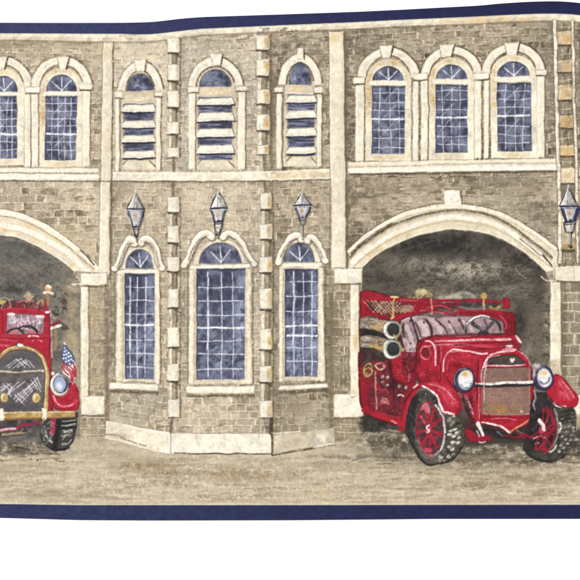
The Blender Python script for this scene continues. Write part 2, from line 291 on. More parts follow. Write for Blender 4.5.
# ---------- quoin columns ----------
def quoin(x0, x1, blocks, label, split=0, back=(168, 153, 122)):
    p = part('quoin_column', 0, label); y0 = blocks[0][0]-2; y1 = blocks[-1][1]
    for (a0, a1), (b0, b1) in zip(blocks[:-1], blocks[1:]):
        if 168 < a1 < 173 or a1 < 172 < b0: b0 = 171; 
        if b0 - a1 > 60: continue
        xm = x0+(x1-x0)*.42
        poly([(x0+.8, a1), (xm+2.2, a1), (xm+1.6, b0), (x0+.8, b0)], (228, 218, 194), var=.07, own=p); ln([(x0+1.4, a1), (x0+1.4, b0)], .9, (140, 122, 92), .6, dry=.3)
        poly([(xm, a1), (x1-2, a1), (x1-2, b0), (xm, b0)], back, var=.1, own=p)
        ln([(x1-2.5, a1), (x1-2.7, b0)], 2, (96, 84, 66), .6, dry=.3); ln([(xm, a1), (xm, b0)], 1, (110, 96, 72), .5, dry=.3)
        ln([(x0+1, a1+.8), (x1-1, a1+1)], 2, (92, 79, 60), .9, dry=.25); ln([(xm+2, a1+1), (x1+1.6, a1+5)], (3.4, 1.4), (84, 74, 58), .65, dry=.3, soft=.8); ln([(x1+1.4, a1), (x1+1.2, b0+2)], 1.5, (104, 91, 70), .5, dry=.5); scat(3, x0+2, a1+1, x1-1, b0-1, 4, 1.4, (132, 116, 88), .6, 90, 25, dry=.3)
    for a, b in blocks:
        j = rng.uniform(-.7, .7); k = rng.uniform(-.6, .6)
        pts = [(x0+j, a+.6), (x1+k-.5, a), (x1+k, b-1), (x1-1.4+k, b+.4), (x0+j, b)]
        ln([(x1+k+.9, a+1.5), (x1+k+.9, b)], 1.9, (112, 97, 72), .75, dry=.3)
        stone(pts, (235, 229, 210), p, .35, .03)
        if split: poly([(x0+(x1-x0)*split+j, a+1), (x1+k-.5, a+.4), (x1+k-.3, b-1.2), (x0+(x1-x0)*split+j, b-.5)], (206, 186, 144), .75, var=.1, dry=.2)
        if split: blot(x1-2.5, (a+b)/2+rng.normal()*2, 2.4, 4, (200, 164, 104), .7)
        else: poly([(x1+k-3.2, a+1), (x1+k-.5, a+.8), (x1+k-.3, b-1.2), (x1+k-3.4, b-.5)], (208, 196, 166), .55, var=.06, dry=.2)
        ln([(x0+j, b+.3), (x1+k-1, b+.5)], 1.3, (84, 71, 52), .85, dry=.2, taper=.3); ln([(x0+j+.8, a+1.2), (x1-2, a+.9)], 1.1, (248, 244, 230), .7)
    return p
quoin(167.2, 179.2, [(38, 52.5), (64.5, 80.5), (90.5, 107), (121.5, 134), (147.5, 157.5)], 'upper left quoin column of the bay')
quoin(167.6, 179.2, [(197, 212), (225.5, 242.5), (257, 271), (289, 308), (327.5, 347), (364, 380.5), (399.5, 417.5)], 'lower left quoin column of the bay')
quoin(256.4, 269.6, [(35.5, 49.5), (59, 76), (89.5, 104), (114.5, 130.5), (145, 154.5)], 'upper right quoin column of the bay', .55)
quoin(259.6, 272.4, [(193, 209), (224, 239), (256.5, 272.5), (288.5, 309), (329, 349.5), (366, 382.5), (400.5, 418)], 'lower right quoin column of the bay', .6)
for pts in ('173.6,158 173.6,171', '264,155 264.5,170', '173,183 173,196', '265,183 266,192', '172.6,272 172.6,288', '172,418 171,432', '272,419 271.6,432'):
    ln(pts, 3.2, (128, 112, 86), .75, dry=.3)
# ---------- glass ----------
def glass(pts, own, d=.5, smooth=False, light=.35):
    poly(pts, GL, own=own, var=.05); mk = pmask(pts)
    put(sl_all, mk*np.clip(d*.75+.38*noise(7, 7, 3), 0, .9), GLD); put(sl_all, mk*np.clip(light*.4+.30*noise(6, 8, 3), 0, .6)*.8, GLL)
    xs = [p[0] for p in pts]; ys = [p[1] for p in pts]
    ln([(min(xs)+.6, min(ys)+2), (min(xs)+.6, max(ys))], 1.4, (52, 54, 76), .5, clip=mk); ln([(min(xs), min(ys)+.7), (max(xs), min(ys)+.7)], 1.6, (48, 50, 70), .6, clip=mk, soft=.8)
    return mk
WH = (234, 236, 242)
def bars(xs, y0, y1, ys, x0, x1, mk, w=.95, thick=(), a=.85):
    for x in xs:
        j = rng.normal()*.4
        ln([(x+j, y0+rng.uniform(0, 1.5)), (x+rng.normal()*.35, (y0+y1)/2), (x-j, y1-rng.uniform(0, 1.5))], w*rng.uniform(.8, 1.15), WH, a, dry=.25, clip=mk)
    for i, y in enumerate(ys):
        t = i in thick
        ln([(x0+rng.uniform(-.5, 1), y+rng.normal()*.4), ((x0+x1)/2, y+rng.normal()*.3), (x1-rng.uniform(-.5, 1), y+rng.normal()*.4)], (2.0 if t else w), (242, 243, 246) if t else WH, 1 if t else a, dry=.12 if t else .25)
def fan(cx, cy, r, angs, mk, w=1.3):
    for t in angs:
        c, s = math.cos(math.radians(t)), math.sin(math.radians(t)); ln([(cx, cy), (cx+r*c, cy-r*s)], (w, w*.8), WH, .9, dry=.15, clip=mk)
def archpts(cx, y, rx, ry, foot=None):
    a = arc(cx, y, rx, ry, 180, 0, 16); return a+([] if foot is None else [(cx+rx, foot), (cx-rx, foot)])
def ringband(cx, y, rx, ry, w, col, own=None, a0=180, a1=0, **k):
    poly(arc(cx, y, rx, ry, a0, a1, 20)+arc(cx, y, rx-w, ry-w, a1, a0, 20), col, own=own, **k)
# ---------- upper arched windows ----------
def arched(cx, ys, rx, ry, gx0, gx1, gy0, gy1, lean, och, label, xb, yb, thick, kw, capL=None, capR=None, cols=(), bw=9, osh=0):
    """cx,ys: spring point of the glass arch; stone arch is bw wide outside an ochre reveal"""
    w = part('arched_window', 0, label); Rx, Ry = rx+15.5+osh, ry+17.5
    foot = gy1+7
    # body of the surround
    poly(arc(cx, ys+1, rx+7, ry+8, 180, 0, 20)+[(gx1+lean+6.5, foot), (gx0+lean-6.5, foot)], (235, 227, 204), own=w, var=.05)
    mk = pmask(arc(cx, ys+1, rx+7, ry+8, 180, 0, 20)+[(gx1+lean+6.5, foot), (gx0+lean-6.5, foot)])
    blot(cx-rx-2, ys-4, 5, 12, OCH, och, mk); blot(cx-rx-3, ys+20, 4, 16, (196, 162, 104), och, mk); blot(cx, ys-ry-3, 12, 4, (204, 174, 120), och*.9, mk); blot(cx+rx+3, ys, 4, 14, (216, 196, 152), och*.6, mk); blot(cx, foot-3, 14, 3, OCH, och*.7, mk)
    ln(arc(cx, ys, rx+1.6, ry+1.6, 175, 10), 1.6, (238, 230, 208), .8, dry=.3)
    # stone arch
    poly(arc(cx, ys-2, Rx, Ry-1, 178, 2, 24)+arc(cx, ys-2, Rx-bw, Ry-bw-.5, 2, 178, 24), CREAM, own=w, var=.035, edge=.22, ec=(140, 120, 84))
    ln(arc(cx, ys-2, Rx-2.4, Ry-3.2, 170, 10), 2.4, (246, 241, 226), .75, dry=.25)
    ln(arc(cx, ys-2, Rx-bw, Ry-bw-.3, 176, 20), 1.5, (120, 98, 62), .75, dry=.35); ln(arc(cx, ys-2, Rx+.7, Ry-.2, 172, 100), 1.0, (126, 108, 78), .6, dry=.4); ln(arc(cx, ys-2, Rx+.7, Ry-.2, 80, 8), 1.5, (100, 84, 58), .75, dry=.3)
    # glass
    g = part('glass', w); mk = glass(archpts(cx, ys, rx, ry), g, .45); fan(cx+.5, ys-.8, ry*.82, (48, 92, 140), mk)
    ln([(cx-rx-1, ys+2.6), (cx+rx+1.5, ys+2.4)], 4.4, (240, 233, 214), 1, own=w); ln([(cx-rx, ys+.2), (cx+rx, ys)], .8, (200, 196, 200), .7); ln([(gx0, gy0-.6), (gx1, gy0-.6)], .9, (130, 116, 90), .5, dry=.3)
    gp = [(gx0, gy0), (gx1, gy0), (gx1+lean, gy1), (gx0+lean, gy1)]; mk = glass(gp, g, .5)
    bars(xb, gy0+.6, gy1, yb, gx0+.8, gx1-.6, mk, .85, thick, .9)
    for k in range(3):                                  # quick highlights across the panes
        x = gx0+4+rng.uniform(0, 8); y = gy0+10+k*16+rng.uniform(-3, 3); ln([(x, y+7), (x+6, y), (x+13, y-7)], .85, (208, 212, 226), .75, dry=.35, clip=mk)
    scat(5, gx0+2, gy0+30, gx1-2, gy1-2, 6, 1.6, (190, 196, 216), .45, -55, 10, mk)
    # keystone
    kx, ky, k1, k2 = kw
    ks = part('keystone', w); stone([(kx-k1-1.6, ky+.3), (kx+k1, ky), (kx+k1-3, ky+12), (kx-k1+1.5, ky+13)], (240, 234, 216), ks, .25, .03)
    ln([(kx+k1+.4, ky+.5), (kx+k1-2.3, ky+12)], 1.7, (88, 70, 44), .85, dry=.25); ln([(kx-k1-1.6, ky+1), (kx-k1+1, ky+12)], .8, (150, 130, 94), .6)
    for x0, x1, y0, y1, lit in cols:                    # colonnettes
        stone([(x0, y0), (x1, y0), (x1-.4, y1), (x0-.2, y1)], (236, 229, 208), w, .15, .03)
        ln([(x0+1.4, y0), (x0+1.2, y1)], 1.8, (247, 243, 230), .7, dry=.3); ln([(x1+.1, y0), (x1-.3, y1)], 1.2, (120, 100, 68), .75, dry=.35)
    for cp in (capL, capR):
        if cp:
            x0, y0, x1, y1 = cp; stone([(x0, y0+1.5), (x0+2, y0), (x1-1, y0), (x1, y0+2), (x1-.4, y1-1.4), (x1-2.5, y1), (x0+2, y1), (x0, y1-2)], (242, 236, 218), w, .3, .03)
            ln([(x0+1, y1+.5), (x1-1, y1+.3)], 1.5, (104, 84, 52), .9, dry=.2); ln([(x1+.3, y0+2), (x1+.1, y1)], .9, (110, 92, 62), .7)
    return w
yy = lambda a, n, s: [a+i*s for i in range(n)]
arched(3.5, 91.5, 14.5, 16, -11, 17, 96, 158.5, 0, .4, 'leftmost arched window, cut by the edge', (-6, 0, 7.5, 12), (103, 110.5, 119, 126, 134, 142, 150), (4,), (2, 57, 5.4, 5), cols=((24.5, 31, 92, 167, 1),), capR=None)
arched(61.5, 91.3, 15.4, 16.6, 46, 77, 96.2, 160, -1.4, .65, 'second arched window from the left', (52, 58.5, 65, 71), (103.5, 111, 119, 126, 134, 142, 150), (4,), (63.5, 56.8, 5.4, 5), (25, 86, 40, 93), (78.8, 84, 92.6, 90), ((31.6, 39, 93, 167, 1), (82.5, 90.5, 90, 166, 1)))
arched(388.3, 80.5, 15.6, 14.6, 372.5, 405, 86.3, 153.8, -.6, .85, 'left window of the right group of three', (379.8, 390.3, 399), (93.2, 103, 110.3, 119.3, 129.5, 138, 147.5), (3,), (386.5, 45.4, 6, 5), (352.4, 76.6, 364.8, 84), None, ((355.5, 364.6, 84.5, 161, 1),))
arched(451.6, 79, 15.6, 14.2, 435.8, 467.7, 85, 152.6, -.3, .6, 'middle window of the right group of three', (442.5, 452, 459.5), (91, 99.5, 109, 117.5, 126, 136.5, 144.5), (3,), (447.5, 44.2, 7, 6), (412.4, 73, 428, 80), None, ((412.8, 419, 80.5, 160, 1), (421, 428.4, 80.5, 160, 1)))
arched(513.5, 76.6, 16.4, 15.2, 497, 531, 83, 151.2, .8, .5, 'right window of the right group of three', (505.5, 515, 524), (91, 99.5, 107.5, 115.8, 126, 135, 143), (3,), (512.5, 42.2, 7, 6), (473, 72.4, 489, 79.4), (535.4, 69.6, 547, 75.8), ((474.5, 482, 80, 158, 1), (484, 489.5, 80, 158, 1), (537, 545, 76, 157, 1)))
# ---------- louvred windows ----------
def louvre(cx, ys, rx, ry, x0, x1, slats, yb, label, kx, ky, capL, capR, colL, colR, Rx, Ry, panel, och=.3):
    w = part('louvred_window', 0, label); ft = yb
    body = arc(cx, ys+2, rx+4, ry+4, 180, 0, 16)+[(x1+4, ft), (x0-4, ft)]
    poly(body, (216, 202, 172), own=w, var=.05)
    poly(arc(cx, ys+1, Rx, Ry, 178, 2, 24)+arc(cx, ys+1, Rx-8, Ry-9, 2, 178, 24), CREAM, own=w, var=.035, edge=.2, ec=(140, 120, 84))
    ln(arc(cx, ys+1, Rx-2.4, Ry-3, 170, 12), 2.2, (246, 242, 228), .75, dry=.25)
    ln(arc(cx, ys+1, Rx-8.4, Ry-9.4, 176, 15), 1.8, (104, 90, 66), .75, dry=.3); ln(arc(cx, ys+1, Rx+.6, Ry+.6, 80, 6), 1.5, (92, 78, 56), .75, dry=.3); ln(arc(cx, ys+1, Rx+.5, Ry+.5, 174, 100), 1, (120, 104, 80), .6, dry=.4)
    g = part('glass', w); mk = glass(archpts(cx, ys, rx, ry), g, .45, light=.6); blot(cx-2, ys-6, 6, 4, (160, 168, 196), .6, mk, .9); blot(cx+5, ys-10, 4, 3, (56, 58, 82), .7, mk, .8)
    ln(arc(cx, ys, rx+.5, ry+.5, 178, 2), 1.1, (96, 84, 66), .7, dry=.3)
    poly([(x0+1, slats[0][0]), (x1, slats[0][0]), (x1-.5, yb-10), (x0+1.5, yb-10)], (98, 100, 122), own=g, var=.12)
    mk = pmask([(x0, slats[0][0]), (x1, slats[0][0]), (x1, yb-10), (x0, yb-10)])
    put(sl_all, mk*np.clip(.2+.4*NHs, 0, .8), (60, 60, 80)); put(sl_all, mk*np.clip(.1-.4*NHs, 0, .7), (150, 156, 182))
    px0, px1, py0, py1 = panel
    stone([(px0, py0), (px1, py0-.3), (px1, py1), (px0, py1)], (228, 216, 186), w, .2, .05, och)
    for a, b in slats:
        a = a+1.2
        s = part('slat', w)
        poly([(x0+2.5, a), (x1-.6, a-.4), (x1+2.4, b-1.2), (x1+2, b), (x0-.5, b+.4), (x0-1, b-1)], (241, 236, 220), own=s, var=.03)
        ln([(x0+1, b-1.6), ((x0+x1)/2, b-1.8), (x1+1.5, b-1.8)], 2.2, (214, 204, 180), .6, dry=.4); ln([(x0-.4, b+.8), ((x0+x1)/2, b+.9), (x1+2.2, b+.3)], 1.8, (50, 48, 58), .9, dry=.15); ln([(x0+3, a+.4), (x1-1, a)], .9, (150, 138, 112), .6, dry=.3)
        ln([(x1+.4, a+.8), (x1+2.6, b-.6)], 1.1, (110, 90, 60), .7, dry=.2); ln([(x0-1, b+1.5), (x0+2, b+8)], 2.2, (170, 148, 104), .6, dry=.3); ln([(x1+1.5, b+1.5), (x1-.5, b+8)], 2.2, (170, 150, 110), .65, dry=.3)
    stone([(x0-1, yb-10), (x1+1, yb-10.4), (x1+2, yb), (x0-1, yb)], (222, 212, 186), w, .2, .04); ln([(x1-4, yb-9), (x1+2, yb-3)], 1.6, (140, 112, 70), .7, dry=.2); ln([(x0, yb-6), (x0+4, yb-10)], 1.4, (110, 90, 60), .6)
    ks = part('keystone', w); stone([(kx-6, ky), (kx+6, ky-.3), (kx+4.6, ky+11.5), (kx-3.6, ky+12)] if cx < 290 else [(kx-3, ky), (kx+3.2, ky), (kx+4, ky+11), (kx-3, ky+11.5)], (241, 235, 218), ks, .3, .03)
    ln([(kx+(6.4 if cx < 290 else 3.8), ky+.4), (kx+(4.8 if cx < 290 else 4.4), ky+11.5)], 1.5, (96, 80, 56), .85, dry=.2)
    for c in (colL, colR):
        a0, a1, b0, b1 = c; stone([(a0, b0), (a1, b0), (a1-.3, b1), (a0-.3, b1)], (236, 229, 209), w, .2, .03); ln([(a0+1.6, b0), (a0+1.3, b1)], 1.8, (247, 243, 230), .7, dry=.3); ln([(a1+.5, b0), (a1+.2, b1)], 1.4, (116, 98, 70), .7, dry=.3)
    for c in (capL, capR):
        a0, b0, a1, b1 = c; stone([(a0, b0+1), (a0+1.5, b0), (a1-1, b0), (a1, b0+1), (a1-.5, b1), (a0+.5, b1)], (241, 235, 217), w, .35, .03); ln([(a0+.5, b1+.6), (a1, b1+.6)], 1.3, (100, 84, 58), .8, dry=.2)
    return w
louvre(140.3, 91, 13.2, 17, 123, 154, [(103.5, 112), (119.5, 128), (134.5, 142.5), (150, 158)], 170, 'left louvred window of the bay', 140, 59.8, (114.6, 91.5, 122.6, 98), (154, 92, 162.6, 96.4), (115.4, 119.8, 98, 171), (156, 161, 97, 170), 22.5, 31, (124.5, 154.5, 92.5, 101.5))
louvre(215.6, 86.5, 15.6, 16.6, 197.5, 232.5, [(97, 105), (111.5, 121), (127.5, 137), (144, 153.5)], 170, 'middle louvred window of the bay', 216.5, 54.2, (187.4, 86, 199, 92), (235.6, 85.8, 247.4, 91), (188.6, 195.4, 92, 169), (237.8, 245.6, 91, 169), 27.6, 30.5, (199.5, 232, 87, 95.5))
louvre(300, 85, 11, 22, 287, 315, [(94.5, 102.5), (109.5, 118), (127, 136), (146, 154)], 166.5, 'right louvred window of the bay', 300.2, 47.8, (274, 87, 283, 92.4), (313.8, 86.6, 322.6, 93), (276.4, 282, 93, 168), (317, 322, 93, 166), 22, 32.5, (287.5, 312.5, 86.5, 91.5), .7)
# ---------- tall sash windows of the bay ----------
def curl(pts, w, own):
    a, b = w
    ln([(x+.6, y+.9) for x, y in pts], (a+2.2, b+2.0), (120, 104, 80), .6, dry=.2, soft=.9); ln([(x-.2, y-.3) for x, y in pts], (a+1.0, b+.9), (150, 134, 106), .7, dry=.25)
    ln(pts, (a, b), (236, 229, 210), own=own); ln([(x-.5, y-1.0) for x, y in pts], (a*.45, b*.4), (249, 246, 235), .85, dry=.15)
    ln([(x+.8, y+1.7) for x, y in pts], (a*.24, b*.22), (208, 194, 162), .6, dry=.15, soft=.7)
def sash(cx, ys, rx, ry, gx0, gx1, gy0, gy1, fl, fr, sill, xb, yb, thick, scrL, scrR, label):
    w = part('sash_window', 0, label)
    poly(arc(cx, ys+2, rx+6, ry+6, 180, 0, 20)+[(fr+2, gy1+4), (fl-2, gy1+4)], (222, 210, 182), own=w, var=.05)
    ln([(fl-.6, ys+3), (fl-.8, gy1+4)], 1.8, (130, 112, 80), .65, dry=.3); ln([(fr+1.8, ys+5), (fr+2, gy1+4)], 1.8, (118, 100, 72), .65, dry=.3)
    ln([((fl+gx0)/2-1.4, ys+8), ((fl+gx0)/2-1.6, gy1+4)], 3.2, (244, 239, 223), .85, dry=.2); ln([((fr+gx1)/2+.8, ys+8), ((fr+gx1)/2+1, gy1+4)], 3.0, (243, 237, 220), .8, dry=.2); ln([(gx0-1.6, gy0+4), (gx0-1.8, gy1)], 2.2, (170, 150, 112), .6, dry=.35)
    ln(arc(cx, ys, rx+2, ry+2, 176, 4), 2, (236, 228, 208), .8, dry=.3)
    g = part('glass', w); mk = glass(archpts(cx, ys, rx, ry), g, .5, light=.5); fan(cx+.8, ys-1.5, ry*.72, (55, 95, 137), mk); ln(arc(cx, ys, rx+.4, ry+.4, 178, 30), .9, (80, 70, 60), .6, dry=.3)
    ln([(fl+4, ys+3.6), (cx, ys+2.8), (fr-3, ys+2.6)], 4, (240, 234, 216), own=w); ln([(fl+4, ys+1.4), (cx-2, ys+.8), (fr-3, ys+.6)], .8, (130, 116, 92), .6, dry=.3); ln([(gx0, gy0-.2), (gx1, gy0-.2)], 1.2, (80, 74, 76), .7, dry=.2)
    mk = glass([(gx0, gy0), (gx1, gy0), (gx1-.5, gy1), (gx0, gy1)], g, .55)
    ln([(xb[0], gy0+4), (xb[0]+.3, (gy0+gy1)/2), (xb[0]-.3, gy1-30)], 1.7, (240, 242, 246), .9, dry=.25, clip=mk); blot((gx0+gx1)/2, gy0+30, (gx1-gx0)*.25, 34, (62, 66, 94), .5, mk, .5); blot(gx1-4, gy0+50, 5, 50, (150, 158, 188), .5, mk, .7); blot(cx, gy1-24, 10, 18, (150, 158, 190), .4, mk, 1)
    bars(xb, gy0+2, gy1-1, yb, gx0+1.5, gx1-1.2, mk, 1.05, thick, .95)
    scat(26, gx0+4, gy0+40, gx1-4, gy1-6, 11, 1.1, (186, 192, 214), .55, -52, 7, mk); scat(10, gx0+4, gy0+60, gx1-3, gy1-4, 12, 2.6, (140, 148, 180), .5, -60, 9, mk); scat(8, gx0+3, gy0+4, gx1-8, gy0+50, 12, 4, (60, 63, 84), .4, 90, 10, mk)
    s = part('sill', w); x0, y0, x1, y1, dy = sill
    ln([(x0+2, y1+2.2), (x1-1, y1+2.2+dy)], 3.2, (104, 90, 68), .75, dry=.25, soft=.9)
    stone([(x0+1.5, y0), (x1-1, y0+dy), (x1, y0+2+dy), (x1-.6, y1+dy), (x0, y1), (x0, y0+2)], (238, 231, 211), s, .3, .035); ln([(x0+2, y0+2.2), (x1-2, y0+2.2+dy)], 2.4, (247, 243, 229), .8, dry=.2); ln([(x0+4, y0-1.2), (x1-3, y0-1.2+dy)], 1, (130, 112, 82), .6, dry=.3)
    d = part('pediment_scroll', w); curl(scrL, (6.6, 5.2), d); d = part('pediment_scroll', w); curl(scrR, (6.6, 5.2), d)
    for q in (scrL, scrR):
        for e in (q[0], q[-1]): ell(e[0]+.4, e[1]+1.2, 3.4, 3.0, (140, 122, 94), a=.6, soft=.9, dry=.3); ell(e[0], e[1]+.4, 3.0, 2.7, (241, 235, 218))
        ln([(x+(.0), y+3.6) for x, y in q[1:-1]], 1.6, (110, 94, 70), .6, dry=.3, soft=.7)
    return w
sash(139.6, 268.5, 13.8, 18.8, 124.8, 154.6, 274, 379, 115.5, 158.5, (109, 382, 158.8, 388.5, 2.5), (130, 137.3, 145.5), (287, 300.5, 314.3, 325, 340, 354, 367), (3,),
     P('134.6,243.4 133,240 128,240.4 123.4,247.6 120.6,256 118,263.4 114.5,268'), P('141.5,242.6 144.5,238.6 150.5,240.3 155.3,247.8 157.5,256 159.5,263 162,267.5'), 'left sash window of the bay')
sash(220.4, 263.4, 21.2, 20.4, 196.5, 245, 269, 379.5, 188.5, 251, (186, 386, 255, 393.5, .3), (208, 221.5, 232.8), (287.5, 301, 314.8, 327.5, 341, 354, 369), (3,),
     P('211.6,236.8 206,232.4 199,236.4 192.8,245.6 188.8,256 184,265'), P('223,236.8 228,232.6 234.4,235 241,242.5 246.4,252.6 250.2,259 254,263.6'), 'middle sash window of the bay')
sash(299.6, 261.8, 15.4, 19, 285, 318, 269.5, 376.5, 279.5, 323.5, (278.6, 386, 327.6, 390.5, -2.6), (294, 303.6, 312), (282, 296, 311, 325.5, 335.5, 348, 361), (3, 4),
     P('302,239.4 298,235 291.6,237 285.4,244 281.4,252.6 278.4,262'), P('307.4,240.4 310,237.4 314,239 318.6,245 322.6,254 326,260.6'), 'right sash window of the bay')
ln('346,330 346,331', 1, (0, 0, 0), 0)
# ---------- door arches ----------
def offc(pts, d): return [(x, y+d) for x, y in pts]
AR_o = P('349,248.5 357,241 365,234 385,221 402.5,212.8 418,208 435,205 460,204 485,207.4 510,216 535,231 548,241 557.5,248')
AR_g = P('350,257 358,248.5 370,239.4 390,226.5 410,218.6 435,212.4 460,210.4 485,214 510,225 535,243.5 552,257.5')
AR_2 = P('350,266 358,257.5 370,248 390,235 410,226 435,218.8 455,216.6 485,221 510,231.5 535,250 553,265')
pa = part('doorway_arch', 0, 'stone arch over the right doorway')
poly(cr(AR_o)+[(558, 270)]+cr(AR_in[::-1])+[(349, 268)], (232, 223, 198), own=pa, var=.04)
am = only(pa); blot(400, 236, 24, 6, (210, 186, 138), .5, am); blot(376, 254, 14, 6, (206, 176, 120), .6, am); blot(470, 226, 40, 4, (220, 200, 156), .6, am); blot(530, 252, 16, 8, (206, 190, 152), .6, am)
ln([(x, y+2.6) for x, y in AR_o], 3.4, (244, 239, 222), .9, dry=.15); ln([(x, y-.6) for x, y in AR_o], 1.1, (118, 102, 76), .7, dry=.3); ln([(x, y+5.2) for x, y in AR_o], 1.6, (204, 170, 110), .55, dry=.4, clip=am)
ln(AR_g, 2.6, (108, 96, 74), .9, dry=.2, soft=.7, clip=am); ln([(x, y+2.4) for x, y in AR_g], 2.0, (176, 158, 122), .7, dry=.3, clip=am); ln(P('352,253 362,243.5 376,233.5 392,224'), 3.4, (92, 82, 64), .75, dry=.3, clip=am, soft=.8)
ln([(x, y+.6) for x, y in AR_2], 3.8, (245, 240, 225), .95, dry=.1, clip=am); ln([(x, y+4.6) for x, y in AR_2], 1.8, (196, 172, 124), .75, dry=.3, clip=am)
ln([(x, y-1.2) for x, y in AR_in], 2.2, (240, 232, 210), .8, dry=.25, clip=am); ln(AR_in, 1.4, (84, 74, 58), .7, dry=.3)
ln(P('543,255 549,262 552,266'), 2, (64, 54, 40), .8, dry=.3); ln(P('520,238 530,246 541,256'), 1.3, (90, 76, 54), .6, dry=.3, clip=am)
ks = part('keystone', pa); stone('443.6,190.6 452,189.6 459.4,190.4 462,207 452,206 444.4,206', (244, 239, 224), ks, .3); ln('461,191 462.4,203', 1.5, (92, 80, 60), .7, dry=.3)
AL_o = [(-36, 221), (-18, 213)]+P('0,209.2 12,210.8 25,214.5 50,226 62,234.5 75,245 92.5,260 97.5,265.5')
AL_g = [(-36, 229), (-18, 220)]+P('0,215.8 25,221.5 50,234 62,242 75,253 94,268.5')
AL_2 = [(-36, 235), (-18, 227)]+P('0,224 25,229.5 50,241 65,251 80,264 88,272')
pa = part('doorway_arch', 0, 'stone arch over the left doorway')
poly(cr(AL_o)+[(99, 272)]+cr(AL_in[::-1])+[(-36, 250)], (233, 225, 202), own=pa, var=.035)
am = only(pa); blot(10, 228, 24, 3.5, (212, 180, 120), .6, am); blot(40, 240, 20, 4, (220, 200, 156), .5, am); blot(70, 262, 12, 6, (220, 204, 164), .5, am)
ln([(x, y+2.8) for x, y in AL_o], 3.8, (245, 240, 224), .9, dry=.12); ln([(x, y-.5) for x, y in AL_o], 1, (128, 112, 82), .6, dry=.3); ln([(x, y+.4) for x, y in AL_g], 1.8, (156, 136, 98), .8, dry=.3, clip=am); ln([(x, y+3) for x, y in AL_g], 2, (222, 196, 144), .5, dry=.4, clip=am)
ln([(x, y+1) for x, y in AL_2], 5, (246, 242, 228), .9, dry=.12, clip=am); ln([(x, y+5.2) for x, y in AL_2], 2, (216, 200, 162), .7, dry=.3, clip=am); ln([(x, y-1.2) for x, y in AL_in], 2, (240, 233, 212), .7, dry=.25, clip=am); ln(AL_in, 1.3, (96, 86, 68), .7, dry=.3)
ln('80,250.5 87,256 94,265', 1.9, (100, 84, 56), .8, dry=.25, clip=am); ln('97,243 97.6,252', 2, (110, 96, 70), .6, dry=.3)
# ---------- imposts, jambs, bases ----------
def blockp(kind, pts, label, och=0, col=(236, 229, 210)):
    p = part(kind, 0, label); stone(pts, col, p, .35, .035, och); pp = P(pts); ys = [q[1] for q in pp]; xs = [q[0] for q in pp]
    ln([(min(xs)+1, max(ys)+.7), (max(xs)-1, max(ys)+.7)], 1.7, (112, 94, 64), .75, dry=.25); ln([(min(xs)+2, min(ys)+2), (max(xs)-2, min(ys)+2)], 1.8, (248, 244, 230), .8, dry=.2); return p
def jamb(x0, x1, y0, y1, label):
    p = part('door_jamb', 0, label); stone([(x0, y0), (x1, y0), (x1, y1), (x0, y1)], (234, 225, 200), p, .25, .035)
    ln([(x0+2, y0), (x0+2, y1)], 2.4, (247, 243, 228), .8, dry=.2); ln([(x1+.6, y0), (x1+.8, y1)], 1.6, (132, 112, 78), .7, dry=.3); return p
poly('60,448 60,437 106,437 106,448', (196, 180, 148), .6, var=.06, soft=1.2)
jamb(80.5, 88.5, 284, 398, 'stone jamb right of the left fire engine')
pb = part('pier', 0, 'brick pier under the left impost'); poly('88.5,285 105,285 105,436 82,436 82,398 88.5,398', (182, 166, 132), .0, own=pb)
scat(26, 90, 292, 103, 395, 9, .9, (214, 202, 172), .7, 0, 3, jit=4); scat(20, 90, 292, 103, 395, 4.5, .9, (214, 202, 172), .6, 90, 4); scat(40, 88, 288, 104, 395, 5, 3, (160, 144, 110), .3, 0, 10)
blockp('impost_block', '80.6,273.4 92,272.6 107,273 107.4,285 94,286 80.4,285.4', 'left impost block'); ln('72,284 82,284.6', 1.8, (236, 228, 206), .9, dry=.2)
blockp('base_stone', '81.4,397 92,395.6 104.4,396 104.4,414 92,415.6 80.6,415', 'base stone of the left jamb')
for y in (417.5, 425.5, 434.5): ln([(82, y), (94, y+.4), (104, y)], 1.1, (236, 228, 206), .9, dry=.2)
for x, y in ((87, 420), (95, 420), (90, 429), (99, 429), (85, 433)): ln([(x, y-2), (x, y+4)], 1, (232, 222, 198), .8, dry=.2)
poly('82,418 104,418 104,437 80,438', (150, 132, 96), .35, var=.1, dry=.3)
jamb(350, 359, 282, 398, 'stone jamb left of the right fire engine'); pj = only(len(PARTS)-1); blot(356, 340, 3, 10, (216, 190, 130), .6, pj); blot(354, 392, 5, 5, (222, 206, 166), .5, pj)
pb = part('pier', 0, 'brick pier left of the right doorway'); poly('333.5,284 350,284 350,395 333.5,395', (160, 144, 112), .0, own=pb)
for y in range(290, 395, 9):
    if rng.random() < .75: ln([(337, y+rng.normal()), (344, y+.4), (348, y)], .95, (220, 208, 178), .85, dry=.25)
    for x in (339, 343.5, 347):
        if rng.random() < .75: ln([(x, y-5+rng.normal()), (x, y-1)], .9, (220, 208, 178), .8, dry=.25)
blockp('impost_block', '333,269.6 346,269 350,267.6 362.6,267.8 362.2,283 345,283.6 333.4,283', 'impost block left of the right doorway')
ln('350,266 355,260 358,258', 2, (246, 242, 228), .8)
blockp('base_stone', '333.6,394.6 350,394.4 352,398 359,393 361,401 364,416.4 348,417.4 333.2,417', 'base stone left of the right fire engine')
poly('335,419 363,418 363,438 335,442', (164, 148, 114), .6, var=.08, dry=.2)
for y in (424, 432): ln([(337, y), (350, y+.5), (362, y)], 1, (222, 212, 184), .8, dry=.3)
for x, y in ((341, 427), (351, 426), (358, 428), (345, 435)): ln([(x, y-3), (x, y+3)], 1, (222, 212, 184), .7, dry=.3)
pb = part('pier', 0, 'brick pier right of the right doorway'); poly('560,281 612,281 612,398 560,398', (164, 148, 116), .0, own=pb)
ln('564.6,283 564.2,395', 4, (120, 106, 82), .55, dry=.3, soft=1)
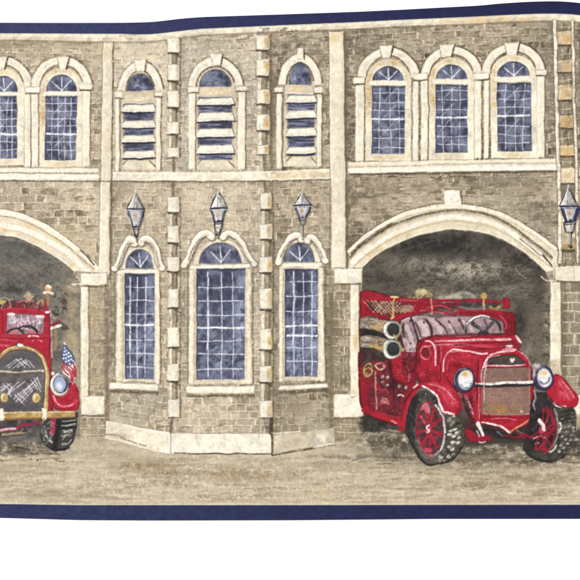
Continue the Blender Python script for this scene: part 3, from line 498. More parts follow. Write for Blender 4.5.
jamb(550, 561, 281, 392, 'stone jamb right of the right fire engine'); poly('549,360 560,360 560,396 549,396', (166, 152, 122), .65, dry=.3, soft=1.5)
for x, y in ((545.5, 325), (546, 334.5), (546, 344)): ln([(x-1.5, y), (x+2, y+1.2)], .9, (226, 214, 184), .8)
for y in (292.6, 302.5, 311, 322, 333, 345, 355, 366): ln([(563.5, y+.3), (572, y), (585, y+.4), (606, y)], 1.15, (228, 218, 190), .85, dry=.25)
for x, y in ((570, 287), (577, 297.5), (568, 306.5), (574.5, 317), (569, 327.5), (576, 339), (570, 350), (577, 360), (590, 306), (588, 327), (592, 350)): ln([(x, y-4), (x, y+4.5)], 1, (224, 214, 186), .8, dry=.25)
pq = part('impost_block', 0, 'impost block under the right lamp'); stone('552,267.4 565,266.4 612,266.6 612,280.6 565,281.4 553,280.4', (234, 226, 204), pq, .35, .035); ln('545,267.4 553,268.4 566,266.8 610,267.4', 1.6, (247, 243, 230), .9, dry=.15); ln('553,281.6 590,282', 1.6, (108, 92, 66), .8, dry=.3); ln('541,277 546,280 556,281.4', 1.3, (240, 232, 212), .9, dry=.2); ln('554,268 554.6,280', 1, (120, 104, 76), .6); ln('574,268 574.5,280', 1, (150, 130, 96), .4)
pq = part('base_stone', 0, 'base stone at the far right'); stone('574.6,397 582,394 612,395 612,418 575,417', (236, 228, 206), pq, .3); poly('574,414 612,414 612,428 574,428', (178, 164, 132), .7, var=.08)
# ---------- right quoin pilaster ----------
pq = part('quoin_pilaster', 0, 'block and brick strip holding the rightmost lamp')
def rail(pts, w): ln(pts, w+1.6, (122, 106, 80), .65, dry=.25, soft=.6); ln(pts, w, (238, 231, 212), own=pq, dry=.1); ln([(x-.5, y) for x, y in pts], w*.4, (250, 246, 234), .7, dry=.2)
poly('556,21 575,21 577,150 579,266 560,266 557,150', (150, 136, 108), own=pq, var=.08)
for y0, y1, c, a in ((32, 44.5, (222, 198, 152), 1), (61, 72, (222, 200, 156), 1), (85.5, 99.5, (224, 200, 154), 1), (116, 127.5, (212, 182, 126), 1), (146, 155, (216, 190, 136), 1), (168.5, 183, (226, 212, 178), 1), (216, 250, (222, 206, 168), .9), (243, 249, (208, 176, 114), .9)):
    poly([(557.4, y0), (572.6+(y0-40)/60, y0-.4), (572.6+(y0-40)/60, y1), (557.6+(y0-40)/60, y1)], c, a, var=.1); ln([(558, y0+.4), (573, y0)], 1.2, (234, 220, 184), .7, dry=.3); ln([(557.6, y1+.8), (574, y1+.9)], 2, (84, 72, 54), .8, dry=.25)
    blot(567, (y0+y1)/2+1, 5, 4, (200, 160, 102), .5 if y0 < 180 else .15, None, .6)
for y0, y1 in ((23, 31), (47, 60), (75, 84.5), (102, 115), (130, 145), (158, 167), (251, 265)):
    scat(5, 559, y0+1, 574, y1, 5, 2.2, (92, 80, 62), .6, 90, 20, dry=.3)
    ln([(560, (y0+y1)/2+rng.normal()), (572, (y0+y1)/2)], .95, (220, 208, 180), .85, dry=.25)
    for x in (563+rng.uniform(-1, 1), 569+rng.uniform(-1, 1)): ln([(x, y0+2), (x, y1-2)], .95, (216, 204, 176), .8, dry=.3)
rail(P('554.6,22 555.4,40 556,80 557,120 558.6,160 559.6,210 560,262'), 3.2); rail(P('572.6,22 573.4,60 574.6,110 576,150 577,200 578,262'), 2.4); ln('579.6,24 581,120 582.6,265', 2, (110, 98, 78), .6, dry=.3)
# ---------- bay plinth ----------
pp_ = part('plinth', 0, 'pale stone plinth around the foot of the bay')
poly('106,421.4 122,423 145,429 168.6,432.6 168.6,452.6 150,448.6 125,441 106,437', (230, 221, 198), own=pp_, var=.04)
poly('168.6,433.6 210,433.6 240,434.2 271,433.4 272,453.6 240,453.8 205,453.6 168.6,452.4', (238, 232, 214), own=pp_, var=.025)
poly('272,435.4 300,432.6 325,429.6 333.6,428 334.4,443.4 315,446.4 290,450.6 272.4,453.8', (206, 194, 166), own=pp_, var=.06)
mk = only(pp_)
ln('107,421.4 122,423.4 145,429.6 168,432.4', 1.8, (248, 244, 230), .9, dry=.15); ln('107,420.2 140,426.6 168,431', 1, (126, 108, 80), .5, dry=.3); ln('106,437.4 125,442 146,448 166,452.6', 1.5, (246, 241, 226), .9, dry=.15); ln('106,434 118,435.6 124,439 146,446', 1.8, (150, 130, 96), .6, dry=.3)
ln('168.8,433 168.6,453', 1.5, (252, 249, 238), .9); ln('170.4,434 170.6,452', 1.1, (150, 134, 104), .7, dry=.2); ln('172,433 210,433 272,433', .9, (150, 134, 104), .6, dry=.3); ln('174,452.8 215,453.8 272,453.6', 1.3, (88, 76, 58), .85, dry=.15); ln('272.6,434 272.8,455', 2.2, (96, 84, 66), .9, dry=.15); ln('273,455 300,451 315,447.6', 1.6, (84, 72, 54), .8, dry=.2); ln('313,447.6 325,445 336,443.2', 1.3, (248, 244, 232), .9, dry=.15); ln('273,434 300,431.6', 1.4, (246, 240, 224), .8, dry=.2)
ell(166.5, 451.4, 1.6, 1.4, (252, 250, 240)); ell(173, 452, 1.5, 1.2, (252, 250, 240)); blot(320, 438, 7, 5, (234, 226, 204), .7, mk); blot(300, 432, 20, 1.6, (214, 190, 140), .6, mk); blot(120, 436, 8, 3, (160, 142, 108), .6, mk); blot(200, 448, 50, 3, (244, 240, 226), .5, mk); blot(292, 444, 14, 6, (188, 174, 144), .5, mk)
ln('271.4,419 271.6,433', 4, (84, 74, 58), .8, dry=.3); ln('171.5,419 170.6,431', 3, (128, 112, 86), .6, dry=.3)
# ---------- lamps ----------
def lamp(k, ox, oy, fin, roof, body, low, stem, label, dark=0):
    l = part('wall_lamp', 0, label)
    q = lambda s: Z(ox, oy, k, s)
    f, r, b, lo, st_ = q(fin), q(roof), q(body), q(low), q(stem)
    for sh in (r, b, lo): poly([(x+1.7, y+.7) for x, y in sh], (104, 92, 74), .6, soft=.9, dry=.2)
    ln(st_, 2.2, (70, 66, 66), .95, own=l); ln([(x-.5, y) for x, y in st_], .9, (232, 230, 226), .9)
    poly(lo, (196, 192, 182), own=l, var=.12, edge=.9, ec=(58, 54, 54)); lx = [p[0] for p in lo]; ly = [p[1] for p in lo]; scat(6, min(lx)+1, min(ly)+1, max(lx)-1, max(ly)-1, 3.4, 1, (74, 70, 68), .8, 80, 20, dry=.3); ln([(min(lx)+.5, min(ly)+2.4), (max(lx)-.5, min(ly)+2.2)], 1, (66, 62, 62), .8)
    poly(b, (62, 68, 104) if dark else (138, 142, 152), own=l, var=.12, edge=.9, ec=(50, 50, 60))
    bx = sum(p[0] for p in b)/len(b); by = sum(p[1] for p in b)/len(b); bw_ = max(p[0] for p in b)-min(p[0] for p in b); bh = max(p[1] for p in b)-min(p[1] for p in b)
    g = part('lamp_glass', l); poly([(bx-bw_*.26, by-bh*.36), (bx+bw_*.2, by-bh*.36), (bx+bw_*.1, by+bh*.34), (bx-bw_*.12, by+bh*.34)], (204, 198, 190), own=g, var=.05)
    blot(bx-bw_*.05, by-bh*.05, bw_*.12, bh*.2, (178, 140, 92), .7); ln([(bx-bw_*.3, by-bh*.4), (bx-bw_*.12, by+bh*.42)], 1.1, (240, 240, 244), .95); ln([(bx+bw_*.24, by-bh*.38), (bx+bw_*.12, by+bh*.4)], .9, (236, 238, 244), .8)
    if dark: ln([(bx+bw_*.36, by-bh*.4), (bx+bw_*.2, by+bh*.45)], 2, (46, 52, 92), .9)
    t = part('lamp_roof', l); poly(r, (214, 211, 203), own=t, var=.1, edge=.8, ec=(62, 58, 56))
    a, c = min(r, key=lambda p: p[1]), [p for p in r if p[1] > min(q_[1] for q_ in r)+2]
    xr = max(p[0] for p in r); xl = min(p[0] for p in r); yb_ = max(p[1] for p in r)
    poly([a, (xr-.4, yb_-.6), ((xl+xr)/2+1, yb_-.8)], (128, 124, 124), .55, var=.12, dry=.4); ln([a, ((xl+xr)/2-1, yb_-1)], .8, (92, 88, 86), .7, dry=.3); scat(5, xl+2, a[1]+4, xr-2, yb_-2, 3, .9, (96, 90, 84), .7, 70, 25, dry=.3); ln([a, ((a[0]+xl)/2+1.2, (a[1]+yb_)/2), (xl+2, yb_-1)], 1.2, (250, 250, 248), .9)
    ln([(xl, yb_), (xr, yb_-.2)], 1.4, (62, 62, 78), .95); ln([(xl+.5, yb_+1.3), (xr-1, yb_+1.2)], .9, (238, 238, 240), .8)
    ell(f[0][0], f[0][1], 1, 1.4, (244, 243, 238), own=t, edge=.3)
lamp(7.25, 110, 180, '185,76', '187,92 215,145 247,208 120,212 150,150', '122,214 250,208 238,262 212,338 168,342 140,268', '166,340 210,338 204,392 190,420 176,390', '192,420 196,446', 'wall lamp above the left sash window')
lamp(7.25, 190, 180, '205,72', '205,88 240,130 266,200 145,206 168,150', '146,210 262,205 250,250 238,296 172,296 158,250', '176,298 240,298 232,340 212,400 190,398 180,345', '206,398 204,418', 'wall lamp above the middle sash window')
lamp(4, 290, 145, '50,182', '50,192 70,222 86,242 15,242 32,215', '20,245 82,245 76,270 64,292 36,292 26,270', '34,292 64,292 56,322 42,322', '50,322 52,378', 'wall lamp above the right sash window')
lamp(7.25, 540, 180, '206,42', '206,54 228,90 272,186 140,190 176,110', '148,194 288,190 280,240 258,300 184,302 166,252', '170,306 256,306 250,345 238,384 190,382 176,345', '224,386 218,440 222,486', 'wall lamp with navy frame at the far right', 1)
ln('569.4,246 571.4,247', 2.4, (50, 44, 38), .9)
# ---------- fire engines ----------
RED = (170, 34, 52); RDK = (122, 20, 38); RLT = (222, 78, 98); PNK = (238, 170, 178); BLK = (52, 48, 48); BRN = (104, 62, 64)
qA = lambda s: Z(355, 285, 7.25, s)
qB = lambda s: Z(355, 345, 7.25, s)
qC = lambda s: Z(385, 385, 7.25, s)
qD = lambda s: Z(415, 285, 7.25, s)
qE = lambda s: Z(460, 325, 7.25, s)
qF = lambda s: Z(450, 395, 7.25, s)
qG = lambda s: Z(500, 330, 7.25, s)
qH = lambda s: Z(500, 395, 7.25, s)
qI = lambda s: Z(460, 260, 7.25, s)
def red(pts, own, col=RED, var=.10, edge=.45, **k):
    poly(pts, col, own=own, var=var, edge=edge, ec=(84, 14, 26), **k)
    m = pmask(pts); xs = [p[0] for p in pts]; ys = [p[1] for p in pts]
    put(sl_all, m*np.clip((NM*.3+NL*.25+NF*.2-.1), 0, .6), RDK); put(sl_all, m*np.clip((-NM*.3+NF*.15-.3), 0, .45), (206, 56, 74)); return m
fe0 = part('fire_engine', 0, 'red open-top vintage fire engine facing right, with rolled hoses on its side'); fe = fe0; EMPTY = {fe0}; chs = part('chassis', fe0)
# under-shadow and chassis
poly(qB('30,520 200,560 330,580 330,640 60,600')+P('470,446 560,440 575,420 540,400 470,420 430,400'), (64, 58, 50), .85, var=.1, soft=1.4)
poly(P('470,425 545,420 548,392 470,392'), BLK, own=chs, var=.1)
# rear tyre shadow
blot(378, 424, 16, 8, (44, 42, 40), .9); blot(366, 420, 5, 6, (52, 50, 44), .8)
# body side
side = qA('36,70 42,52 90,42 150,50 260,85 360,100 430,170 440,260 460,470 450,580')+qB('440,300 420,330 380,380 345,470 345,575 250,560 150,530 68,500 40,440 30,290')
bd = part('body_side', fe); m = red(side, bd, (150, 30, 46))
poly(qB('110,130 250,110 270,250 400,300 350,400 320,530 200,500 100,430 90,200'), (100, 42, 50), .85, var=.14, soft=1.2, dry=.25); m2 = only(bd)
scat(70, 369, 362, 402, 418, 5, 1.6, (60, 34, 38), .6, 70, 40, m2); scat(40, 369, 372, 402, 418, 3.5, 1.2, (168, 60, 76), .6, 50, 50, m2); scat(24, 370, 365, 402, 415, 3, 1.0, (170, 130, 124), .5, 50, 60, m2)
ln(qB('30,60 34,200 42,400 66,470'), 2.6, (110, 18, 34), .8); ln(qB('55,240 70,400 90,440'), 5, (178, 34, 52), .8, dry=.3)
ln(qB('66,470 160,510 260,545 340,575'), 5.4, (190, 34, 52), 1, own=bd); ln(qB('70,490 180,545 300,580'), 1.6, (110, 18, 32), .8, dry=.2); ln(qB('265,548 300,568'), 1.6, (248, 210, 210), .95); ln(qB('90,452 200,500 330,530'), 1.2, (226, 96, 108), .6, dry=.4)
# crest, ladder strap, fittings
for (x, y, rx, ry, c) in ((97, 180, 5.4, 8, (196, 160, 92)), (100, 182, 3.4, 5.4, (120, 70, 52))):
    ell(355+x/7.25, 345+y/7.25, rx, ry, c, rot=12, edge=.5)
ln(qB('70,185 105,165 130,190 100,215 80,200'), 1.3, (218, 178, 110), .9); ln(qB('90,150 115,205'), 1.2, (176, 60, 60), .8)
ln(qB('150,200 148,300 158,380 155,465'), 1.8, (206, 164, 130), .9, dry=.2); ln(qB('155,140 200,130 215,165 180,180 150,150'), 2, (218, 188, 150), .9, dry=.15); ln(qB('190,120 230,150'), 1.6, (198, 60, 70), .9)
ln(qB('165,320 230,330 240,345'), 2.2, (204, 66, 84), .9, dry=.2); ell(383.4, 401.6, 2.6, 2.4, (206, 140, 120), a=.9, dry=.3, rot=20); ell(387.4, 402.6, 2.0, 2.8, (216, 158, 134), a=.9, dry=.3); ln(qB('200,385 235,392'), 1.4, (222, 170, 146), .8, dry=.3); ln(qB('205,425 240,436'), 1.4, (120, 40, 46), .8); ln(qB('120,420 160,430 190,420'), 1.8, (196, 110, 104), .8, dry=.3)
for x, y in ((200, 232), (238, 235), (203, 272), (238, 295), (322, 298), (370, 308)):
    ell(355+x/7.25, 345+y/7.25, 1.7, 1.9 if y < 260 or y > 296 else 1.2, (232, 212, 196), edge=.4); ln([(355+x/7.25, 344.6+y/7.25), (355+x/7.25+.6, 346+y/7.25)], .7, (120, 50, 54), .9)
ln(qB('312,368 330,360 352,370'), 1.5, (242, 230, 218), .95)
# bulged locker between hoses and wing
m = red(qB('262,100 300,70 350,90 385,140 405,220 400,270 370,280 300,250 275,200'), bd, (186, 36, 52)); ln(qB('368,138 388,180 396,220 388,265'), (2.4, 1.6), (250, 238, 236), 1); ln(qB('330,75 350,100 360,125'), 1.3, (226, 110, 120), .9)
for y in (185, 205, 222): ln(qB(f'300,{y} 330,{y-4} 368,{y+2}'), 1, (210, 128, 124), .7, dry=.4)
ln(qB('262,110 255,200 290,255 350,280'), 1.8, (96, 20, 32), .8); ln(qB('240,90 262,180 275,260 285,420'), 2.2, (70, 30, 36), .6, dry=.3)
# dark recess behind the hoses
poly(qA('36,250 160,240 330,270 345,330 345,470 250,530 200,560 40,470'), (52, 47, 44), var=.2, soft=1); poly(qB('34,10 180,30 240,90 120,120 80,140 40,150'), (62, 50, 46), .9, var=.2, soft=1.4)
# hose bed: red boards, net, ladder
hb = part('hose_bed', fe, 'netted hose bed above the seat')
m = red(qA('36,72 50,46 90,40 150,52 260,88 380,98 480,100 580,120 600,190 420,215 340,235 290,262 230,245 36,232'), hb, (160, 28, 46))
poly(qA('80,112 250,120 270,110 420,140 430,180 380,205 300,215 260,235 180,215 110,180'), (96, 50, 48), .95, var=.2, soft=.9)
for i in range(10):
    x = 60+i*24+rng.uniform(-6, 6); ln(qA(f'{x:.0f},{108+i*2} {x+80:.0f},{205+rng.uniform(-8,8):.0f}'), 1.0, (216, 196, 154), .85, dry=.25)
    if 1 < i < 9: ln(qA(f'{x+80:.0f},{120+rng.uniform(-8,8):.0f} {x+20:.0f},{195:.0f}'), .9, (204, 182, 140), .8, dry=.3)
for i in range(5):
    x = 330+i*18; ln(qA(f'{x},150 {x+34},190'), .9, (216, 196, 150), .8, dry=.3); ln(qA(f'{x+36},148 {x},200'), .9, (216, 196, 150), .7, dry=.3)
poly(qA('300,225 400,200 430,212 340,240 290,262'), (186, 32, 50), .9, var=.05)
ln(qA('325,102 400,108 480,106'), 1.5, (240, 176, 176), .9, dry=.2); ln(qA('85,56 150,70 250,112'), 1.2, (210, 70, 84), .6, dry=.4); ln(qA('260,88 320,95 400,100 600,112'), 2.4, (170, 24, 44), .9)
ln(qA('258,90 312,88'), 1.6, (222, 190, 120), 1); ln(qA('285,90 276,130 280,180 272,240'), (2.2, 2.4), (206, 172, 98), .95, dry=.15); ln(qA('265,245 285,230'), 2, (216, 180, 104), .9); ln(qA('255,84 300,82'), 1, (244, 224, 170), .9)
rl = part('ladder', fe, 'red ladder lying across the top')
ln(P('424,303 440,302.4 455,306 480,305')+[(505, 303.5)], 1.6, (120, 96, 90), .5); poly(P('437,299.5 470,299 500,300 500,307 470,309 437,309'), (66, 60, 56), .7, var=.2, soft=1)
ln(qD('150,112 300,115 420,112 580,118')+P('500,302.2'), 3.2, (172, 30, 50), own=rl, dry=.08); ln(qD('165,112 175,150 300,145 330,180 460,190 580,182'), 2.0, (158, 28, 46), own=rl, dry=.15); ln(qD('310,110 312,170'), 2.6, (168, 30, 48), own=rl)
ln(qD('60,170 150,150 230,160 270,185'), 3.2, (160, 34, 54), .9, dry=.25, own=rl); ln(qD('80,165 180,150 260,175'), 1.1, (228, 140, 148), .8, dry=.4); ln(qD('130,205 200,200 260,215 340,205 460,212 560,208'), 3, (176, 40, 62), .9, dry=.2, own=rl); ln(qD('135,200 210,205'), 1.5, (236, 160, 166), .8, dry=.3)
ln(qD('200,128 280,126'), 1.3, (176, 158, 140), .7, dry=.4); ln(qD('320,160 400,170 480,165'), 2.6, (150, 148, 142), .6, dry=.4); ln(qD('230,132 300,140'), 1.5, (50, 46, 44), .7, dry=.3)
poly(qI('302,300 310,276 345,272 352,284 368,292 362,352 300,356 315,330'), (158, 26, 48), own=rl, var=.1, edge=.3)
ln(P('431.5,300 432,314'), 2, (222, 190, 130), .95); ln(qA('480,185 510,183'), 1.2, (222, 190, 130), .9); ln(P('483.6,299 484,312'), 2, (206, 178, 122), .95, dry=.1)
ell(484, 296, 3.4, 3.6, (208, 168, 88), edge=.2); ln(P('490,307 494,310 499,306'), 3, (196, 158, 84), .9, dry=.3); ell(421, 291.5, 6, 2.6, (214, 196, 144), a=.9, dry=.3); ell(423.5, 293, 2, 3.6, (224, 206, 152), a=.9); blot(415, 296, 7, 3, (196, 170, 116), .7)
ln(P('440,297.6 452,296.6 462,292.5 470,294 474,297'), 3.4, (190, 182, 158), .75, dry=.35)
# rear body back rest
m = red(qI('0,372 120,378 300,372 380,384 400,400 404,470 400,575 330,560 200,470 0,420'), part('rear_body', fe), (150, 24, 42)); ln(qI('290,402 325,440 340,480 335,500'), 1.5, (232, 120, 130), .9, dry=.2); ln(qI('0,372 150,368 300,378'), 2, (190, 40, 60), .8, dry=.2); ln(qI('396,440 400,560'), 1.6, (90, 16, 28), .7, dry=.2)
ln(qI('350,430 372,470 360,520'), 2.4, (112, 16, 34), .6, dry=.2)
# hose reels / nozzles
def nozzle(cx, cy, r, x0, y0, lab):
    n = part('suction_hose', fe, lab)
    poly([(x0, y0-5), (x0+10, y0-6.5), (cx-2, cy-r+.5), (cx-4, cy+r-2.5), (x0+14, y0+7), (x0, y0+6)], (150, 134, 112), own=n, var=.14, edge=.4)
    mk = pmask([(x0, y0-5), (x0+10, y0-6.5), (cx-2, cy-r+.5), (cx-4, cy+r-2.5), (x0+14, y0+7), (x0, y0+6)])
    scat(26, x0, y0-6, cx-6, y0+6, 7, 1.3, (206, 198, 178), .7, 8, 14, mk); scat(16, x0, y0-6, cx-6, y0+7, 6, 1.3, (84, 62, 52), .7, 12, 14, mk); scat(7, x0+10, y0-1, cx-7, y0+7, 6, 2, (200, 156, 74), .85, 15, 12, mk, jit=5)
    ell(cx-1, cy, r-.2, r+.4, (176, 176, 166), own=n, edge=.5, ec=(70, 66, 58)); ln(arc(cx-1, cy, r-1.6, r-1, 120, 290, 16), 2.2, (244, 244, 238), .95, dry=.1); ln(arc(cx-1, cy, r+.2, r+.4, -60, 60, 10), 1.4, (196, 170, 110), .8, dry=.2)
    ell(cx+.4, cy-.1, r*.64, r*.68, (56, 58, 54), edge=.5, ec=(20, 20, 20)); ln(arc(cx+.4, cy, r*.45, r*.45, 20, 160, 8), 1, (104, 106, 100), .6, dry=.3)
    ell(cx+r+.6, cy-.2+(1 if cy > 340 else 0), 1.6, 1.9, (214, 190, 128), edge=.3)
nozzle(392.8, 329.6, 8.8, 360, 322.5, 'upper suction hose with white ring end'); nozzle(392.6, 348.8, 9.4, 360, 341.5, 'lower suction hose with white ring end')
for s in ('130,300 170,320 200,300', '150,440 180,460 205,450', '285,360 300,385'): ln(qA(s), 2.4, (202, 166, 92), .9, dry=.2)
# seat
se = part('seat', fe, 'tufted mauve leather bench seat')
seat = qA('335,262 380,235 440,222 520,232 580,248')+P('445,316 470,316 488,316 503,322 506,334 470,336 436,336 428,337 418,344 416,356 411,358 406,352 403,340 402,330')
poly(seat, (166, 136, 136), own=se, var=.1, edge=.55, ec=(92, 56, 62)); ms = only(se)
for s in ('345,265 380,245 410,240', '415,245 470,228 540,238 580,250'): ln(qA(s), 1.2, (226, 206, 202), .9, dry=.2)
for s in ('405,240 430,310 452,370 465,420', '520,255 545,300 560,370', '350,290 352,350 372,440 400,500'): ln(qA(s), 2.0, (62, 44, 50), .85, dry=.15, clip=ms)
for s in ('0,275 30,330 40,370', '78,250 120,310 125,350', '150,255 210,300 235,350', '248,262 275,310 300,350', '322,250 340,290 365,340', '420,250 430,300', '500,250 520,300'): ln(qD(s), 1.8, (84, 60, 64), .8, dry=.2, clip=ms)
for s in ('375,300 400,360 425,440', '470,275 500,320 510,365', '360,400 385,450 395,490'): ln(qA(s), 5.0, (206, 184, 182), .85, dry=.25, clip=ms)
for s in ('50,265 80,300 95,350', '130,260 170,300 190,345', '255,290 275,335', '350,265 365,290', '400,300 420,335', '455,310 480,330'): ln(qD(s), 3.4, (216, 196, 194), .85, dry=.25, clip=ms)
for x, y in ((400, 262), (500, 272), (432, 330), (405, 425), (400, 470)): ell(355+x/7.25, 285+y/7.25, .8, .9, (44, 36, 40))
for x, y in ((90, 262), (186, 285), (318, 256), (350, 300)): ell(415+x/7.25, 285+y/7.25, .8, .9, (50, 40, 44))
ln(qA('340,265 330,330 350,400 375,500 400,540'), 1.6, (200, 186, 160), .7, dry=.35); scat(22, 404, 344, 418, 358, 2.6, 1, (214, 190, 190), .6, 60, 60, ms)
ln(P('436,335.6 460,334.6 506,334'), 2, (80, 50, 54), .6, dry=.2)
poly(P('401,352 420,352 420,380 408,384 402,372'), (110, 26, 40), .85, var=.15, dry=.2); scat(10, 402, 352, 418, 364, 3, 1, (216, 180, 180), .6, 60, 60)
# steering wheel
sw = part('steering_wheel', fe); cxs, cys = qI('170,508')[0]
ln(arc(483.5, 331, 17.6, 14.6, 188, 2, 24), 3.0, (84, 80, 82), own=sw); ln(arc(483.2, 330.4, 17.2, 14.4, 165, 70, 18), 1.8, (244, 242, 240), 1); ln(arc(485, 331, 16.2, 13.6, 60, 8, 14), 2.2, (60, 58, 62), .9); ln(arc(483, 330.6, 17.4, 14.6, 186, 160, 6), 1.6, (60, 58, 62), .9)
ln(P('473,324 484,331.6'), 3.2, (62, 60, 62), own=sw); ln(P('484,331.6 493,322.6'), 3.2, (66, 64, 66), own=sw); ln(P('480,333 487,333'), 4, (58, 56, 58), own=sw); ln(P('475,324.6 483,330.4'), .8, (150, 146, 148), .8, dry=.3); ln(P('463,334 466,327'), 1.2, (150, 140, 140), .7)
# cowl
cw = part('cowl', fe)
m = red(P('416,352 418,343 424,338.4 431,336.4 470,336 516,334.6 520,338 520,347 500,352 450,366 446,392 436,383 419,382 416,370'), cw, (180, 34, 52))
ln(qD('150,405 300,405 440,396 580,396')+P('502,339.6 510,339.2'), (2.2, 2.6), (246, 206, 208), .95, dry=.15); ln(qD('180,436 300,440 380,430 480,440 580,450')+P('505,346.4 512,345.6'), 2.8, (226, 104, 122), .85, dry=.25); ln(qD('50,378 160,370 300,368 460,355 580,352'), 1.2, (110, 16, 32), .6, dry=.2); ln(qD('280,372 330,375 400,372'), 1.2, (232, 128, 136), .7, dry=.3)
ln(qD('30,580 28,500 40,430 70,405 110,405 138,440 150,500 155,580'), 1.6, (96, 14, 28), .7); ln(qD('75,402 110,405 135,430 146,480 150,580'), (1.8, 2.2), (246, 214, 214), .95, dry=.1)
ln(qD('185,450 190,580'), 1.5, (206, 140, 150), .7, dry=.4); ln(qD('170,440 172,580'), 1.3, (100, 16, 30), .7, dry=.2)
ell(425.4, 352.6, 5.4, 6.6, (160, 34, 50), edge=.7, ec=(226, 120, 130)); ell(425.6, 352.6, 3.2, 4.2, (122, 24, 38), edge=.4); ln(arc(425.6, 352.6, 5.6, 6.9, 200, 320, 10), 1, (240, 170, 176), .8, dry=.2)
ln(qB('470,220 530,215 575,235'), 1.2, (214, 130, 130), .6, dry=.3); ln(qA('560,380 470,400 450,470 446,560'), 1.4, (84, 14, 24), .8)
blot(442, 372, 6, 10, (206, 60, 78), .5); ln(P('441,362 440,382'), 1.2, (90, 16, 28), .6)
# bonnet
bo = part('bonnet', fe)
m = red(P('443,366 446,355 451,349 470,350 500,346.4 514,346 520,350 500,352 486,358 481,372 480,424 470,420 466,400 455,386 444,384'), bo, (184, 36, 54))
ln(P('443.5,372 444,360 449,351.6 456,349.2 470,351.6 481,353.6 487,353'), (1.6, 2.0), (250, 228, 228), .95, dry=.1); ln(P('447,371 449,360.6 456,360.6 470,364'), 1.2, (236, 140, 148), .8, dry=.3); ln(P('447,358 460,358.6 478,362'), 5, (202, 50, 68), .7, dry=.3)
ln(P('460,352.6 476,358 480,366'), 3, (226, 88, 104), .6, dry=.3); ln(P('479,362 479.4,424'), 3.2, (206, 52, 72), .9, dry=.1); ln(P('477.6,366 477.6,380'), 1.2, (110, 16, 30), .7); ln(P('479.6,386 479.4,418'), 1.7, (240, 160, 166), .85, dry=.3)
ln(P('450,366 470,369 476,372'), 1, (110, 18, 32), .7, dry=.2); blot(470, 405, 4, 14, (70, 30, 36), .7)
ln(P('466,396 471,408 473,414'), 2.2, (226, 200, 200), .75, dry=.35); ln(P('463,398 468,414 474,420'), 2, (56, 40, 46), .8, dry=.2)
# radiator
ra = part('radiator', fe); shell = P('480.5,424 480,390 481,372 484,360 490,353 500,350.4 512,349.4 521,352 528,359 532,369 533.5,385 534,425 506,434')
m = red(shell, ra, (182, 32, 50)); ln(P('481.6,384 482.4,370 486,359.6 492,353.4 502,351 514,350.4'), 2.2, (248, 214, 216), .95, dry=.1); ln(P('484.4,372 486,364 491,357 500,354.4'), 1.3, (246, 206, 208), .9, dry=.1); ln(P('522,354 528,361 530.6,372'), 1.4, (236, 130, 140), .8, dry=.2); ln(P('532.4,372 533.4,420'), 2.0, (122, 16, 32), .7)
poly(P('485.4,364.6 489,358.6 495,355.8 505,354.6 515,355 522,358.6 526,364 520,365 500,365.2'), (86, 76, 68), own=part('radiator_tank', ra), var=.12, edge=.4, ec=(40, 36, 34)); ln(P('485,365.6 500,365.6 515,365.4 525,364.6'), (1.8, 1.4), (246, 214, 212), .95, dry=.12)
poly(P('509.6,358.6 511,357.4 512.4,358.4 513.8,357.2 515.4,358.6 514.6,361 512.3,363 510.2,361'), (238, 226, 220), edge=.2)
gl = part('grille', ra); gp = P('482.6,368.4 529.6,367 530.6,380 529.4,414.4 505,415 481.8,413.4')
poly(gp, (148, 112, 92), own=gl, var=.08, edge=.4); mg = only(gl)
blot(505, 375, 20, 5, (122, 92, 84), .6, mg); blot(500, 396, 12, 8, (160, 118, 104), .5, mg); blot(502, 408, 14, 4.5, (186, 132, 60), .85, mg); blot(486, 407, 3, 5, (190, 140, 74), .6, mg); blot(525, 385, 3, 18, (112, 70, 68), .5, mg)
for y in np.arange(368.5, 414, 1.55): ln([(483, y+.4+rng.normal()*.15), (505, y+rng.normal()*.15), (530, y-.3)], .75, (200, 170, 146), .5, dry=.35, clip=mg)
for x in np.arange(483.6, 530, 1.7): ln([(x, 368), (x+rng.normal()*.2, 414)], .6, (110, 74, 72), .55, dry=.3, clip=mg)
ln(P('482.4,413.6 505,415 529.6,413.8'), 1.1, (222, 190, 180), .7, dry=.3); ln(P('529.6,370 529.6,413'), .9, (224, 180, 176), .6, dry=.4); ln(P('481.4,372 481.2,412'), 1.2, (230, 150, 156), .7, dry=.3); ell(521, 411.5, 1.6, 1.2, (206, 176, 176))
ap = part('apron', fe)
m = red(P('480,416 505,417.6 531,416 533,419 528,424 518,429 510,432.4 504,429.6 496,425.6 482,422'), ap, (182, 30, 48)); ln(P('492,418.6 505,418.4 516,420'), 1.2, (240, 160, 168), .85, dry=.2)
ln(P('482.4,422.6 490,423.6 499,425.6 505,429 509.4,432.6'), (1.8, 2.6), (250, 244, 238), 1, dry=.08); ln(P('509.4,432.6 514,428.6 522,424.6 528,420'), 2.0, (214, 168, 116), .95, dry=.1); ln(P('484,425 494,427 504,432 510,435 520,430 530,424'), 2.6, (58, 54, 58), .85, dry=.2)
poly(P('484,426 498,430 509,435 525,430 531,424 538,440 484,438'), (62, 56, 54), .9, var=.2, own=chs); ln(P('497,431.4 503,436'), 1.6, (160, 160, 162), .7, dry=.4); ln(P('516,430 522,434'), 1.6, (140, 142, 150), .7, dry=.4); ln(P('505,436 520,437 540,435'), 2.4, (150, 24, 44), .9, dry=.25); ln(P('515,433 530,440 546,442'), 2.2, (168, 28, 48), .9, dry=.25)
